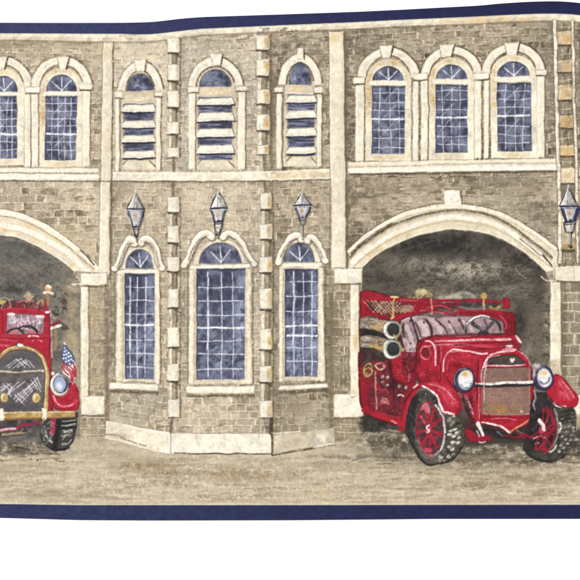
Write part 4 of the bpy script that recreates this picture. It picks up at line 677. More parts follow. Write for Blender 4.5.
tk = part('towing_bracket', fe); red(qF('100,250 150,240 190,290 215,290 260,285 300,300 295,330 240,335 150,340 110,290'), tk, (160, 26, 46)); ln(qF('205,205 222,250 238,290'), (3.8, 2.6), (244, 236, 230), 1, own=tk, dry=.08); ln(qF('195,260 210,300'), 1.2, (240, 220, 220), .9); ln(qF('210,338 230,344 250,335'), 1.6, (246, 236, 236), .9); ln(qF('215,255 230,300'), .9, (150, 120, 120), .7); poly(qF('80,200 160,190 190,230 180,270 120,240'), (88, 40, 46), .75, var=.2, dry=.2)
hr = part('towing_bracket', fe); ln(P('539.5,420 541,426 544.6,430'), (3.6, 2.8), (240, 234, 232), 1, own=hr, dry=.08)
# right wheel
def tyre(pts, own, col=(74, 70, 62)): poly(pts, col, own=own, var=.14, edge=.4, ec=(40, 36, 32)); return pmask(pts)
wr = part('wheel', fe); pts = cr(qH('230,30 300,10 400,60 470,60 545,110 552,200 545,290 515,380 440,450 350,480 250,468 170,390 190,300 215,150'), 4, True)
mt = tyre(pts, wr, (66, 62, 56)); blot(541, 412, 9, 12, (46, 42, 44), .9, mt)
poly(cr(qH('250,60 380,60 412,150 418,250 395,340 340,405 270,410 215,340 215,150'), 4, True), (58, 50, 52), own=part('rim', wr), var=.2)
ln(qH('396,100 412,150 418,220 410,300 385,360 345,410'), 1.9, (178, 162, 136), .9, dry=.15); ln(qH('432,205 438,235 428,265'), 2.4, (244, 242, 234), 1); ln(qH('405,362 390,395 360,415'), 2.2, (238, 236, 228), .95, dry=.1)
for s, c in (('375,120 385,200', (186, 40, 60)), ('340,90 350,150', (170, 36, 54)), ('345,300 330,340 290,375', (188, 38, 58)), ('170,285 240,305 300,300', (172, 30, 50)), ('350,245 380,255 400,210', (176, 36, 56)), ('330,260 350,300', (186, 44, 62)), ('280,180 300,230', (120, 30, 42)), ('265,395 300,390 340,392', (176, 34, 54)), ('380,250 350,290 335,320', (168, 30, 50))): ln(qH(s), 2.6, c, .9, dry=.2)
ln(qH('285,185 310,215 318,255'), (4, 3), (236, 232, 228), .95, dry=.1); ln(qH('245,318 290,300 335,315'), 1.6, (232, 220, 222), .9, dry=.2); ln(qH('262,358 282,350'), 1.8, (214, 210, 210), .9, dry=.2); ln(qH('280,200 230,260'), 1.8, (80, 72, 76), .8)
wx, wy = 541.5, 430.5; rr_ = part('spoke_ring', wr); ln(arc(wx, wy, 13.6, 24, 70, -80, 20, 4), 1.6, (170, 34, 54), .85, dry=.25, own=rr_)
for t in (-75, -42, -12, 18, 48, 78, 200, 240): ln([(wx+2*math.cos(math.radians(t)), wy-3*math.sin(math.radians(t))), (wx+12.4*math.cos(math.radians(t)), wy-22*math.sin(math.radians(t)))], 2.3, (184, 38, 58), .85, dry=.25)
ell(wx, wy, 2.8, 4, (206, 80, 98), edge=.4); ln(qH('285,185 310,215 318,255'), (3.6, 2.6), (236, 232, 228), .95, dry=.1)
scat(60, 558, 408, 576, 455, 3.2, 1.6, (150, 142, 122), .7, 10, 20, mt, dry=.3); 
for x, y in ((470, 235), (500, 225), (530, 238), (450, 300), (475, 318), (512, 322), (535, 265), (440, 365), (490, 350), (430, 410), (460, 385), (520, 290), (475, 270)): ell(500+x/7.25, 395+y/7.25, 1.7, 1.3, (206, 202, 184), rot=-15, a=.85, dry=.3)
for y in (130, 160, 190): ln(qH(f'440,{y} 480,{y-12} 540,{y-20}'), 1.6, (44, 42, 38), .7, dry=.2)
ln(qH('180,400 240,455 330,480 420,470 470,440'), 2.4, (50, 46, 40), .8, dry=.2); ln(qH('550,130 560,250 530,370'), 1.2, (150, 140, 114), .6, dry=.4); blot(590, 440, 16, 12, (56, 52, 46), .8, None)
blot(558, 398, 9, 5, (70, 68, 62), .0)
# left wheel
wl = part('wheel', fe); pts = cr(qC('146,330 150,200 200,90 290,40 370,90 420,190 500,215 560,270 582,360 565,450 500,540 420,572 320,580 240,520 185,420'), 4, True)
mt = tyre(pts, wl, (84, 80, 70)); poly(cr(qC('146,330 150,200 190,100 250,60 240,120 215,200 205,300 215,400 190,430'), 3, True), (46, 45, 43), .95, var=.15, soft=1.2); scat(40, 404, 395, 414, 445, 7, 2, (54, 52, 50), .5, 100, 14, mt); scat(26, 410, 400, 420, 450, 4, 1.5, (128, 124, 114), .5, 80, 30, mt)
poly(cr(qC('270,50 330,60 385,120 410,200 330,130 280,110 240,130'), 3, True), (56, 52, 50), .9, var=.2, soft=1); scat(14, 418, 393, 436, 402, 3, 1.2, (150, 146, 136), .7, 40, 40, mt)
rm = part('rim', wl); cxw, cyw = 385+330/7.25, 385+318/7.25
ell(cxw, cyw, 14.2, 27.6, (88, 62, 64), rot=-4, own=rm, var=.16); ln(arc(cxw, cyw, 13.4, 26.8, 80, 285, 30, -4), 2.4, (176, 40, 58), .95, dry=.15); mr = only(rm)
scat(40, cxw-12, cyw-24, cxw+12, cyw+24, 4, 1.8, (60, 44, 48), .7, 70, 40, mr)
ln(arc(cxw+.2, cyw, 13.8, 27.2, 60, -75, 30, -4), 1.9, (226, 218, 212), .95, dry=.12); ln(arc(cxw, cyw, 14.2, 27.6, 285, 200, 14, -4), 1.2, (206, 160, 158), .7, dry=.3); ln(arc(cxw, cyw, 13, 26.4, -60, -100, 8, -4), 1.6, (236, 150, 162), .8, dry=.2)
for t in range(0, 360, 40):
    t2 = t+14; c, s = math.cos(math.radians(t2)), math.sin(math.radians(t2)); sp = part('spoke', rm); ln([(cxw-.5+1.5*c, cyw+.5+3*s), (cxw-.5+11.6*c, cyw+.5+22.5*s)], (2.8, 4.0), (186, 34, 56), .95, own=sp, dry=.1); ln([(cxw-1+2*c, cyw+4*s), (cxw-1.2+10*c, cyw+20*s)], .9, (222, 84, 104), .6, dry=.4)
ln(qC('262,180 290,140 310,150 320,195'), 2.6, (238, 150, 160), .9, dry=.15); poly(qC('265,180 290,145 312,160 318,200 300,205 285,180'), (232, 124, 138), .9); ln(qC('262,235 290,270'), 2.6, (232, 120, 132), .9); poly(qC('270,475 290,455 335,460 345,485 320,495 285,490'), (230, 90, 112), .9, edge=.2)
ell(cxw-1.4, cyw, 3.4, 4.8, (214, 90, 106), edge=.4, own=part('hub', wl)); ln(qC('322,290 304,300 310,318 325,326 316,340 302,338'), 1.1, (252, 238, 240), 1)
for i in range(34):
    r_ = rng.uniform(.0, 1); t = rng.uniform(-55, 70); rr = 22+rng.uniform(0, 9); x = cxw-2+rr*math.cos(math.radians(t))*1.0; y = cyw+5+(rr+4)*math.sin(math.radians(t)); ell(x, y, rng.uniform(1.2, 2), rng.uniform(.9, 1.4), (196, 190, 168), rot=-20, a=.75, dry=.35, clip=mt*(1-mr))
for x, y in ((475, 328), (462, 358), (497, 372), (490, 415), (520, 345), (488, 468), (530, 420), (462, 522), (535, 380), (505, 320)): ell(385+x/7.25, 385+y/7.25, 2.2, 1.5, (228, 224, 204), rot=-12, a=.95, dry=.2)
scat(40, 444, 420, 464, 462, 4, 1.3, (48, 46, 40), .7, -30, 30, mt*(1-mr)); ln(qC('200,430 250,520 320,578 420,572 500,540 560,455'), 2.6, (48, 44, 38), .8, dry=.2, clip=mt); ln(qC('235,440 280,510 340,530 400,500'), 1.8, (160, 140, 126), .6, dry=.4)
# wings (fenders)
fd = part('mudguard', fe)
m = red(cr(P('403,426 404.6,408 410,395.5 416,387.5 421,382.4 435,380 447,383.6 457,392 462,402 461.6,410 457,414.6 449,415.4 442.5,413.6 441,406.6 437.4,397.4 430.6,390.4 423.6,386.6 416.8,391.4 410.4,400.5 406.6,412.6 405.4,426'), 3, True), fd, (196, 38, 58))
ln(P('403.4,429 404,416 407,404 412,395 418,388.6'), 3.6, (188, 34, 54), 1, own=fd); ln(P('399,430 403,428 405,410'), 2.4, (186, 30, 48), 1, own=fd)
ln(P('423,385.6 430,389.6 437,396.4 440.6,405 443.4,411 449,413.6 453.4,414.2'), (1.8, 2.6), (250, 240, 240), 1, dry=.08); ln(P('440,388 449,394 455,404'), 6, (222, 78, 96), .7, dry=.3); ln(P('438,390 444,396 448,404'), 2.2, (240, 150, 162), .7, dry=.35); ln(P('457,396 460,404 458,411'), 2, (122, 16, 34), .6, dry=.2); ln(P('414,387.6 418,384.4'), 2.2, (250, 220, 220), 1); ln(P('428,383 436,384 444,388'), 1.4, (226, 96, 110), .8, dry=.3); ln(P('408,402 405.6,420'), 1, (232, 96, 108), .6, dry=.3); ln(P('445,400 452,409 457,411'), 2, (206, 50, 70), .7)
fd = part('mudguard', fe)
m = red(cr(P('545.6,391 549,380 553,375 558,374 564,379 569,385 575,392.4 578.6,400 577,405 572,407.6 563,407.4 557,406.6 552.4,401.8'), 3, True), fd, (198, 36, 58)); ln(P('554,402.6 558,406 566,406.6'), 2.2, (252, 240, 240), 1, dry=.05); ln(P('560,380 566,388 570,398'), 5, (226, 86, 106), .75, dry=.35); ln(P('558,382 564,391 568,399'), 1.5, (244, 170, 180), .8, dry=.4); ln(P('563,378 571,387.6 577,397'), 1.3, (122, 16, 34), .6, dry=.2)
ln(P('534,390 536,398 533.4,404 535,410'), 1.8, (226, 200, 198), .7, dry=.35); ln(P('476,393 474,400'), 1, (200, 180, 180), .5)
# headlights and bar
def headlamp(cx, cy, rx, ry, rot, parent, ring, white=1):
    h = part('headlight', parent); ell(cx-.4, cy+.3, rx, ry, ring, rot=rot, own=h, var=.12, edge=.5, ec=(40, 36, 56)); ln(arc(cx-.4, cy+.3, rx-.8, ry-.8, 80, 200, 14), 1.2, (150, 150, 178), .7, dry=.3)
    l = part('lens', h); ell(cx+.8, cy-.2, rx*.7, ry*.78, (238, 236, 232), rot=rot, own=l, var=.05, edge=.45, ec=(110, 110, 130)); return h, l
headlamp(464.6, 380, 10.8, 12.6, 8, fe, (66, 60, 82))
blot(465.6, 374.4, 4, 2.6, (222, 178, 96), .95); blot(465, 381.6, 4, 2.2, (190, 200, 220), .9, None, .7); ln(P('460.6,385 464,388 468.6,386.6 470.6,383'), 1.6, (96, 112, 154), .85, dry=.3, soft=.7); ln(P('463,375.6 467,377'), 1.2, (216, 200, 190), .8)
headlamp(543.6, 377.8, 10.2, 12.4, -6, fe, (58, 54, 78))
blot(543.6, 372.6, 3.6, 2.4, (222, 184, 108), .9); ln(P('540,381 543.6,383.8 548,381.4 549.4,377'), 1.8, (82, 94, 142), .9, dry=.25, soft=.6); ln(P('540,378 547,376.6'), 1.4, (206, 210, 222), .9); ln(P('545.6,366 551,370 553,376'), 1.2, (50, 60, 110), .8)
hb_ = part('headlight_bar', fe); ln(P('476,385.2 500,385.4 533,383.2'), 4.2, (54, 48, 48), own=hb_, dry=.1); ln(P('476,383.2 490,384.2 505,382.6 520,382.2 532,381.6'), (2.0, 2.6), (250, 246, 242), 1, dry=.06)
blot(536, 366, 4, 3, (196, 190, 178), .7); blot(534, 373, 2, 5, (186, 186, 186), .6)
cp = part('radiator_cap', fe); ell(509, 345.6, 3.6, 2.4, (244, 220, 218), own=cp, edge=.2); ln(P('503,349.4 510,348.6 516,349.8'), 1.8, (242, 206, 206), .9, dry=.15); ell(507.6, 347.6, 2, 1, (220, 130, 140))
ln(P('518,338.4 520.5,342'), 2.6, (240, 236, 226), .95, dry=.1); ln(P('516,336 518,338'), 2, (214, 206, 190), .8)
mfe = np.isin(ID, [i for i in range(fe0, len(PARTS))]).astype(float)*(np.clip((C[..., 0]-np.maximum(C[..., 1], C[..., 2])-.2)*6, 0, 1))
scat(120, 362, 292, 578, 430, 7, 1.6, (104, 14, 30), .55, 0, 40, mfe, dry=.5); scat(90, 362, 292, 578, 430, 6, 1.2, (216, 70, 84), .5, 10, 40, mfe, dry=.5); scat(40, 400, 335, 578, 430, 5, .9, (244, 176, 180), .6, 5, 40, mfe, dry=.5); scat(60, 362, 292, 470, 430, 5, 1.4, (70, 30, 32), .5, 50, 40, mfe, dry=.5)
for b_ in ((448, 394, 6, 7, (230, 88, 104), .75), (452, 401, 4, 5, (238, 120, 134), .5), (432, 384.6, 7, 2, (224, 80, 96), .6), (562, 390, 5, 9, (234, 96, 112), .75), (565, 394, 2.4, 6, (242, 150, 160), .5), (480, 343, 24, 2, (214, 62, 80), .5), (462, 356, 12, 2.4, (216, 64, 82), .55), (458, 368, 8, 5, (112, 16, 32), .5), (474, 380, 4, 8, (110, 16, 30), .45), (432, 374, 7, 5, (120, 18, 34), .5), (432, 362, 3, 10, (212, 60, 78), .4), (508, 345, 10, 1.6, (226, 88, 104), .5), (370, 405, 6, 10, (110, 20, 34), .5), (364, 375, 3, 18, (120, 20, 36), .5), (408, 372, 4, 8, (210, 56, 72), .45), (526, 358, 4, 6, (212, 58, 76), .4), (505, 424, 14, 3, (206, 50, 66), .5), (512, 318, 5, 10, (110, 16, 32), .5), (400, 312, 14, 3, (120, 18, 36), .4), (375, 300, 12, 3, (190, 40, 56), .5), (457, 410, 4, 3, (120, 14, 32), .5)): blot(*b_, mfe, .6)
for sx_ in ('447,352.6 462,350.6 476,352', '424,347 440,344.6 470,344', '487,362 484,380 484.4,400', '562,381 569,389 574,398', '430,384 444,389 454,399', '518,351.4 526,356 530,364'): ln(sx_, 1.3, (248, 206, 208), .8, dry=.35)
for sx_ in ('446,377 450,383 458,392', '455,345 480,343 514,342', '500,344.6 512,344 518,345', '404,402 412,392 420,386', '549,398 556,404 566,408', '478,360 477,400'): ln(sx_, 1.5, (88, 12, 26), .75, dry=.3)
# ---------- left engine ----------
qJ = lambda s: Z(0, 280, 7.25, s)
qK = lambda s: Z(0, 330, 7.25, s)
qL = lambda s: Z(0, 385, 7.25, s)
f2 = part('fire_engine', 0, 'red fire engine seen head-on with an arched brass-rimmed grille'); EMPTY.add(f2); bod2 = part('body', f2)
m = red([(-9, 309)]+qJ('0,205 90,195 200,205 330,215 358,222 364,300 368,480')+P('51,372 53,400 52,412 -12,412 -10,360'), bod2, (190, 42, 62))
ln([(-8, 310)]+qJ('0,212 180,212 355,225'), 2.4, (206, 66, 84), .9, dry=.2); ln(qJ('360,225 366,330 372,480 374,560'), 2.2, (236, 206, 204), .7, dry=.35); ln(qJ('355,240 360,400 358,560'), 1.6, (130, 22, 40), .7, dry=.2)
poly(qJ('-70,200 0,190 90,150 240,165 330,150 350,215 200,205'), (130, 44, 52), .7, var=.2, soft=1.2, dry=.3); scat(40, -8, 301, 46, 309, 5, 1.4, (70, 48, 48), .7, 0, 30); scat(22, -8, 300, 46, 309, 4, 1.4, (190, 60, 76), .8, 0, 30); scat(14, -4, 299, 46, 309, 3, 1.3, (216, 190, 150), .8, 80, 50)
ln(qJ('130,160 180,150 240,155'), 2.0, (214, 120, 128), .8, dry=.3); ln(qJ('70,165 76,200'), 2.2, (206, 160, 128), .9, dry=.2); poly(qJ('165,120 205,75 245,120 215,158'), (206, 192, 158), .85, var=.1, dry=.25); ln(qJ('190,125 215,140'), 2.4, (196, 150, 80), .9, dry=.2); ell(2, 302, 3.4, 2.2, (222, 184, 100), a=.9, dry=.2); ln(qJ('0,140 40,130 70,150'), 2, (210, 196, 170), .7, dry=.3)
bc = part('beacon', f2); ell(47.6, 287.6, 4.2, 3.6, (206, 160, 110), own=bc, edge=.2, dry=.15); ln(qJ('320,95 350,85 380,98'), 2.6, (240, 232, 214), .95, own=bc, dry=.1); ln(qJ('340,110 348,150 350,180'), 3.2, (190, 138, 82), .9, own=bc, dry=.2); ell(48.4, 286.4, 2, 1.6, (240, 230, 212)); ln(qJ('315,40 340,20 365,40'), 1.4, (110, 100, 84), .7); ln(qJ('270,170 300,150 320,170'), 2.6, (212, 178, 130), .8, dry=.3); ln(qJ('325,165 330,210'), 2.4, (180, 50, 64), .9, dry=.2); ell(47, 312.4, 2.2, 1.2, (250, 236, 234))
ws = part('windscreen', f2); poly(qJ('50,250 60,242 200,245 318,255 322,300 318,388 200,392 60,392 45,385'), (156, 132, 140), own=ws, var=.12, edge=.3); mw = only(ws)
poly(qJ('60,330 140,360 200,390 60,392'), (200, 120, 122), .8, dry=.3, soft=1); poly(qJ('190,355 260,350 300,380 210,392'), (198, 112, 116), .8, dry=.3, soft=1)
scat(46, 9, 315, 42, 326, 5, 1.1, (244, 238, 240), .8, 88, 14, mw, jit=5); scat(26, 9, 316, 43, 330, 7, 1.0, (226, 220, 226), .7, -20, 14, mw); scat(18, 9, 316, 42, 330, 5, 1.2, (196, 70, 90), .7, 80, 24, mw); scat(24, 9, 322, 43, 333, 3, 1.2, (110, 100, 108), .6, 30, 40, mw)
ln(qJ('60,250 100,248'), 2.4, (250, 240, 240), .9); ln(qJ('270,262 318,265'), 2.6, (250, 240, 240), .9, dry=.1); ln(qJ('55,380 80,360 130,352 170,385 165,370 185,345 230,345 265,370 270,385'), 2.2, (48, 44, 46), .95, dry=.1); ln(qJ('140,350 185,332 240,340 268,368'), 1.7, (56, 52, 54), .9, dry=.1); ln(qJ('165,352 200,355'), 2, (214, 216, 206), .8, dry=.2)
ln([(-8, 336.4)]+qJ('0,405 120,408 260,408 350,405'), 2.8, (206, 62, 80), .9, dry=.15); ln([(-8, 338.6)]+qJ('0,420 150,424 340,420'), 1.2, (130, 20, 38), .6, dry=.2); ln(qJ('205,408 240,404 280,410'), 1.6, (252, 236, 238), .95, dry=.1); ln(qJ('230,440 245,440'), 1.5, (240, 150, 160), .9); ln(qJ('280,435 305,445'), 1.7, (244, 170, 178), .9); ln(qJ('10,430 100,440 130,435'), 2.4, (226, 100, 116), .7, dry=.3); ln(qJ('0,470 60,480 100,500'), 2.4, (240, 150, 160), .7, dry=.3); ln([(-6, 326), (-5, 312), (2, 313), (3, 332)], 1.4, (150, 24, 42), .7)
ln(qJ('372,330 400,320 425,300'), 3, (150, 30, 48), .9, dry=.2); ln(qJ('372,348 400,340 440,330'), 3, (244, 242, 232), .95, own=part('mirror', f2), dry=.15); ln(qJ('400,370 405,420 398,500'), 3.4, (186, 140, 84), .8, dry=.3); ln(qJ('440,345 490,350'), 2, (60, 58, 54), .7, dry=.3)
# arched grille
gr_ = part('grille', f2); inner = [(x, y) for x, y in arc(20.6, 372, 24.6, 23, 180, 0, 20)]+[(45.6, 412), (-4.4, 412)]
poly(inner, (104, 98, 96), own=gr_, var=.08); mg = only(gr_); blot(20, 360, 22, 6, (84, 82, 80), .6, mg, .6); blot(18, 395, 20, 16, (120, 106, 106), .5, mg, .6); blot(20, 407, 26, 4, (80, 72, 74), .7, mg); scat(70, -3, 350, 45, 410, 3, 1.2, (78, 70, 70), .5, 45, 60, mg); scat(40, -3, 374, 45, 410, 2.4, 1, (150, 120, 118), .5, 45, 60, mg)
for s in ('45,265 115,215', '65,270 150,208', '95,275 190,212', '125,270 200,222', '120,215 180,270', '150,212 190,250', '185,225 220,272', '210,225 248,270', '5,440 60,390', '0,455 80,385', '35,480 130,375', '50,470 180,370', '100,500 250,370', '115,520 270,345', '140,510 260,385', '150,530 265,400', '20,385 90,450', '45,380 105,430', '90,400 60,470', '225,365 270,430', '245,350 295,445', '265,345 298,420', '110,470 175,545', '130,460 190,510', '200,400 235,445', '165,430 200,475', '0,420 30,400', '60,430 80,480'):
    ln(qK(s), 1.0, (226, 226, 228), .85, dry=.3, clip=mg, smooth=False)
gb = part('grille_bar', f2); ln([(-5, 371)]+qK('0,297 100,304 200,302 325,296'), 2.4, (214, 200, 170), own=gb, dry=.1); ln(qK('0,310 150,313 320,304'), 1, (90, 76, 62), .7, dry=.2)
gf = part('grille_frame', f2); path = [(-5.4, 412), (-5.6, 372)]+arc(20.6, 372, 26.2, 25, 172, 8, 22)+[(46.9, 375), (46.4, 392), (45.6, 412)]
ln(path, 4.8, (110, 78, 40), .85, smooth=False); ln(path, 3.4, (192, 154, 94), own=gf, smooth=False, var=.05); ln([(x-.9, y-.6) for x, y in path], 1.2, (240, 222, 178), .85, dry=.25, smooth=False)
ell(20, 345.4, 3.8, 2.0, (244, 240, 226), edge=.4, own=gf); ell(18.4, 344.2, 1.2, 1.2, (252, 250, 244)); ell(42.6, 371.2, 1.8, 1.4, (236, 230, 210), edge=.3)
for x, y in ((4, 397.6), (36.2, 397.4)):
    s_ = part('grille_lamp', f2); ell(x, y, 4.2, 5.2, (222, 206, 148), own=s_, edge=.5, ec=(120, 96, 50)); ell(x+.9, y+.6, 2.2, 3.0, (196, 160, 84)); ln([(x-1.6, y-3), (x-2.2, y+1)], 1.3, (250, 246, 228), .95)
# mudguards, wheels, headlights
for sx in (1, -1):
    mx = (lambda p: p) if sx > 0 else (lambda p: [(41.2-x, y) for x, y in p])
    wh = part('wheel', f2); pw_ = mx(qL('285,245 555,225 558,300 535,410 480,470 400,482 320,440 288,360'))
    tyre(pw_, wh, (72, 70, 66)); mt = pmask(pw_); ln(mx(qL('385,255 390,300 380,340')), 6.5, (186, 60, 84), .85, own=part('brake_drum', wh), dry=.2); ln(mx(qL('420,260 415,340 400,440')), 5, (44, 43, 43), .85, dry=.2, clip=mt)
    scat(26, *(sorted([mx([(41, 0)])[0][0], mx([(54, 0)])[0][0]])[0], 422, sorted([mx([(41, 0)])[0][0], mx([(54, 0)])[0][0]])[1], 448), 3, 1.2, (196, 194, 186), .7, 60, 50, mt)
    for s in ('455,260 500,265 545,255', '450,290 500,295 545,285', '465,345 500,332 520,330', '450,370 480,365 510,372', '450,430 490,425 515,400', '460,330 500,345 520,340', '450,400 470,370', '330,330 345,380 380,420'): ln(mx(qL(s)), 1.7, (206, 204, 192), .8, dry=.3, clip=mt)
    for s in ('440,280 500,275 550,268', '430,315 500,312 545,310', '340,440 420,470 500,455'): ln(mx(qL(s)), 2.2, (40, 38, 38), .8, dry=.2)
    ln(mx(qL('320,300 300,340 330,360 320,400')), 1.6, (160, 158, 152), .6, dry=.4)
    fd = part('mudguard', f2); red(cr(mx(P('49.6,386 60,396 72,382 77,387 79,395 79.4,405 77,410 70,411.6 60,411 54,407 50,398')), 3, True), fd, (196, 44, 64)); ln(mx(P('53,395.6 56,402 62,406 72,405 77,400')), (2.2, 1.6), (246, 190, 196), .9, dry=.2); ln(mx(P('68,390 74,396 75,404')), 4, (212, 62, 82), .6, dry=.3); ln(mx(P('57,408 66,409.6 75,408')), 1.6, (130, 18, 36), .6, dry=.2)
    hl, l_ = headlamp(mx([(59.8, 384.6)])[0][0], 384.6, 9.8, 11.2, -10*sx, f2, (206, 200, 186))
    x0 = mx([(60.4, 0)])[0][0]; ell(x0, 384.6, 7.2, 8.4, (160, 170, 196), rot=-10*sx, edge=.6, ec=(84, 88, 110), own=l_); ell(x0-1, 386, 3.6, 4.4, (206, 214, 232), a=.8, dry=.3); ln(arc(x0, 384.4, 6.8, 8, 60, -60, 10), 1.6, (52, 56, 84), .8, dry=.2); blot(x0-4, 390, 2, 2, (170, 140, 90), .7); ln(arc(x0-.4, 384.6, 9, 10.6, 100, 250, 12), 1.8, (244, 242, 236), .9, dry=.2); ln(arc(x0, 385, 9.4, 11, -20, -110, 12), 1.4, (176, 142, 90), .8, dry=.2)
ell(52.6, 373.6, 2.4, 2.4, (236, 230, 214), edge=.4)
# bumper
bp = part('bumper', f2); poly([(-36, 414), (-5, 413)]+qL('0,205 150,200 330,192 480,188 550,190 556,215 545,235 400,240 200,248 0,258')+[(-5, 421), (-36, 421)], (196, 160, 96), own=bp, var=.1, edge=.5, ec=(110, 80, 40)); ln(qL('20,204 150,200 300,196'), 1.6, (244, 226, 176), .85, dry=.2); ln(qL('350,196 480,192 540,196'), 1.5, (240, 220, 168), .8, dry=.2); ln(qL('20,248 180,244 300,240'), 1.4, (150, 104, 48), .7, dry=.2)
poly(qL('545,195 565,200 568,235 548,240'), (60, 56, 52), .9)
for s in ('318,182 322,205 318,240', '10,190 14,225 10,265'): ln(qL(s), 4.6, (236, 230, 210), .95, own=bp, dry=.1); ln(qL(s), 1.4, (252, 250, 242), .95)
ln(qL('318,240 305,270 280,300 250,320'), 2.2, (190, 150, 92), .85, dry=.25)
poly([(-12, 420)]+qL('0,262 140,252 300,250 290,330 200,345 0,350')+[(-12, 433)], (92, 80, 80), own=bod2, var=.16); scat(30, -8, 421, 40, 431, 6, 1.6, (60, 54, 54), .6, 0, 20)
ln([(-10, 429)]+qL('0,325 100,320 150,300 240,280 290,275'), 3.2, (172, 50, 72), .9, dry=.2); ln(qL('10,330 60,318 110,318'), 2.4, (226, 214, 214), .85, dry=.25); ln(qL('150,345 165,320'), 2.4, (186, 134, 96), .9, dry=.2); ln(qL('20,362 100,350 180,348'), 1.8, (206, 176, 120), .7, dry=.3); ln(qL('0,380 80,370 200,360 280,372'), 2, (90, 82, 70), .7, dry=.4)
# flag
fl = part('flag', 0, 'small stars and stripes flag by the left fire engine')
ln(qK('470,92 476,120'), 2.0, (246, 244, 238), .95, own=fl); 
poly(qK('450,235 500,262 545,225 552,300 545,385 530,400 505,350 455,315'), (238, 226, 220), own=fl, edge=.25)
for s in ('458,235 475,275 510,310 522,370', '475,240 495,280 525,310 535,385', '505,262 530,290 545,340', '452,260 470,300 500,325', '530,240 548,300 546,340'): ln(qK(s), 1.5, (196, 44, 62), .95, dry=.1)
poly(qK('466,108 484,112 520,165 545,225 520,242 500,262 470,235 446,215 452,150'), (88, 100, 142), own=fl, var=.06, edge=.35, ec=(50, 58, 96))
for x, y in ((470, 130), (468, 155), (482, 150), (464, 180), (482, 178), (498, 168), (460, 205), (478, 205), (496, 196), (512, 190), (480, 228), (498, 222), (516, 214), (505, 245), (530, 225)): ell(x/7.25, 330+y/7.25, .85, .85, (244, 245, 250))
# ---------- border stripes ----------
ns = part('navy_stripe', 0, 'navy stripe along the top edge'); nb = part('navy_stripe', 0, 'navy stripe along the bottom edge')
def blend(a, b): t = np.clip((RX-60)/440, 0, 1)[..., None]; return rgb(a)*(1-t)+rgb(b)*t
topm = np.clip((NAVB(RX)-RY)*S+.5, 0, 1); put(sl_all, topm, blend((50, 56, 102), (25, 29, 76))*(1+.04*NF+.03*NM)[..., None], 0, ns)
e = np.exp(-((RY-NAVB(RX)+.4)/.8)**2)*.35; put(sl_all, e, (40, 42, 70))
navt = NAVT(RX); botm = np.clip((RY-navt)*S+.5, 0, 1); put(sl_all, botm, blend((43, 51, 98), (24, 30, 78))*(1+.035*NF+.04*NM)[..., None], 0, nb)
e = np.exp(-((RY-navt+.9)/.7)**2)*.6; put(sl_all, e, (236, 230, 214)); e = np.exp(-((RY-navt-.6)/.8)**2)*.45; put(sl_all, e, (38, 42, 78))

# ---------- granulation of the whole print ----------
mcr = np.clip((C.mean(2)-.78)*9, 0, 1)*((RY > NAVB(RX)+1) & (RY < navt-2) & ~np.isin(ID, [ps, pw]))
scat(700, -30, 25, 612, 455, 6, 2.2, (208, 195, 164), .5, 90, 14, mcr, dry=.55); scat(500, -30, 25, 612, 455, 7, 2.0, (210, 197, 168), .45, 0, 14, mcr, dry=.55); scat(260, -30, 25, 612, 455, 5, 2.4, (214, 188, 138), .4, 90, 40, mcr, dry=.6)
scat(420, -30, 25, 612, 455, 6, .7, (150, 132, 100), .5, 90, 8, mcr, dry=.5); scat(300, -30, 25, 612, 455, 7, .7, (150, 132, 100), .45, 0, 8, mcr, dry=.5)
jx = np.clip(np.rint(np.arange(W)[None, :]+.5*noise(1.3, octv=1)), 0, W-1).astype(int); jy = np.clip(np.rint(np.arange(H)[:, None]+.5*noise(1.3, octv=1)), 0, H-1).astype(int)
C[:] = .85*C+.15*C[jy, jx]
lum = C.mean(2); g1 = noise(1.0, octv=1); g2 = noise(2.8, octv=2); art = ((RY > NAVB(RX)+1) & (RY < navt-1))*1.
L3 = lum[..., None]; redm = np.clip((C[..., 0]-np.maximum(C[..., 1], C[..., 2])-.15)*4, 0, 1)[..., None]; blm = np.clip((C[..., 2]-C[..., 0]-.03)*10, 0, 1)[..., None]*art[..., None]
k = 1-.16*(1-redm)*(1-blm)-.22*blm; C[:] = L3+(C-L3)*k
be = (1-redm)*(1-blm)*art[..., None]; C[:] = C*(1+be*(np.array([1.0, .994, 1.015])-1))
C[:] = np.where(art[..., None] > 0, .58+(C-.58)*1.12+.008, C)
lm2 = C.mean(2)[..., None]; hi = np.clip((lm2-.66)*4, 0, 1)*(1-blm)*art[..., None]; C[:] = C*(1+hi*(np.array([1.0, .99, .955])-1))
C[:] = C*(1-.26*redm)+np.array([.50, .17, .22])*.26*redm
C[:] = C*(1+(.012+.03*(1-lum)*art)*g1+.02*art*g2)[..., None]
C[:] = np.clip(C, 0.01, 1)
# ============================================================
# From the painted lattice to the paper sheet
# ============================================================
bpy.context.scene.render.engine = 'CYCLES'
col = bpy.context.scene.collection
MM = 0.00053                                   # one lattice unit on the sheet, in metres
CAM_H = 0.62
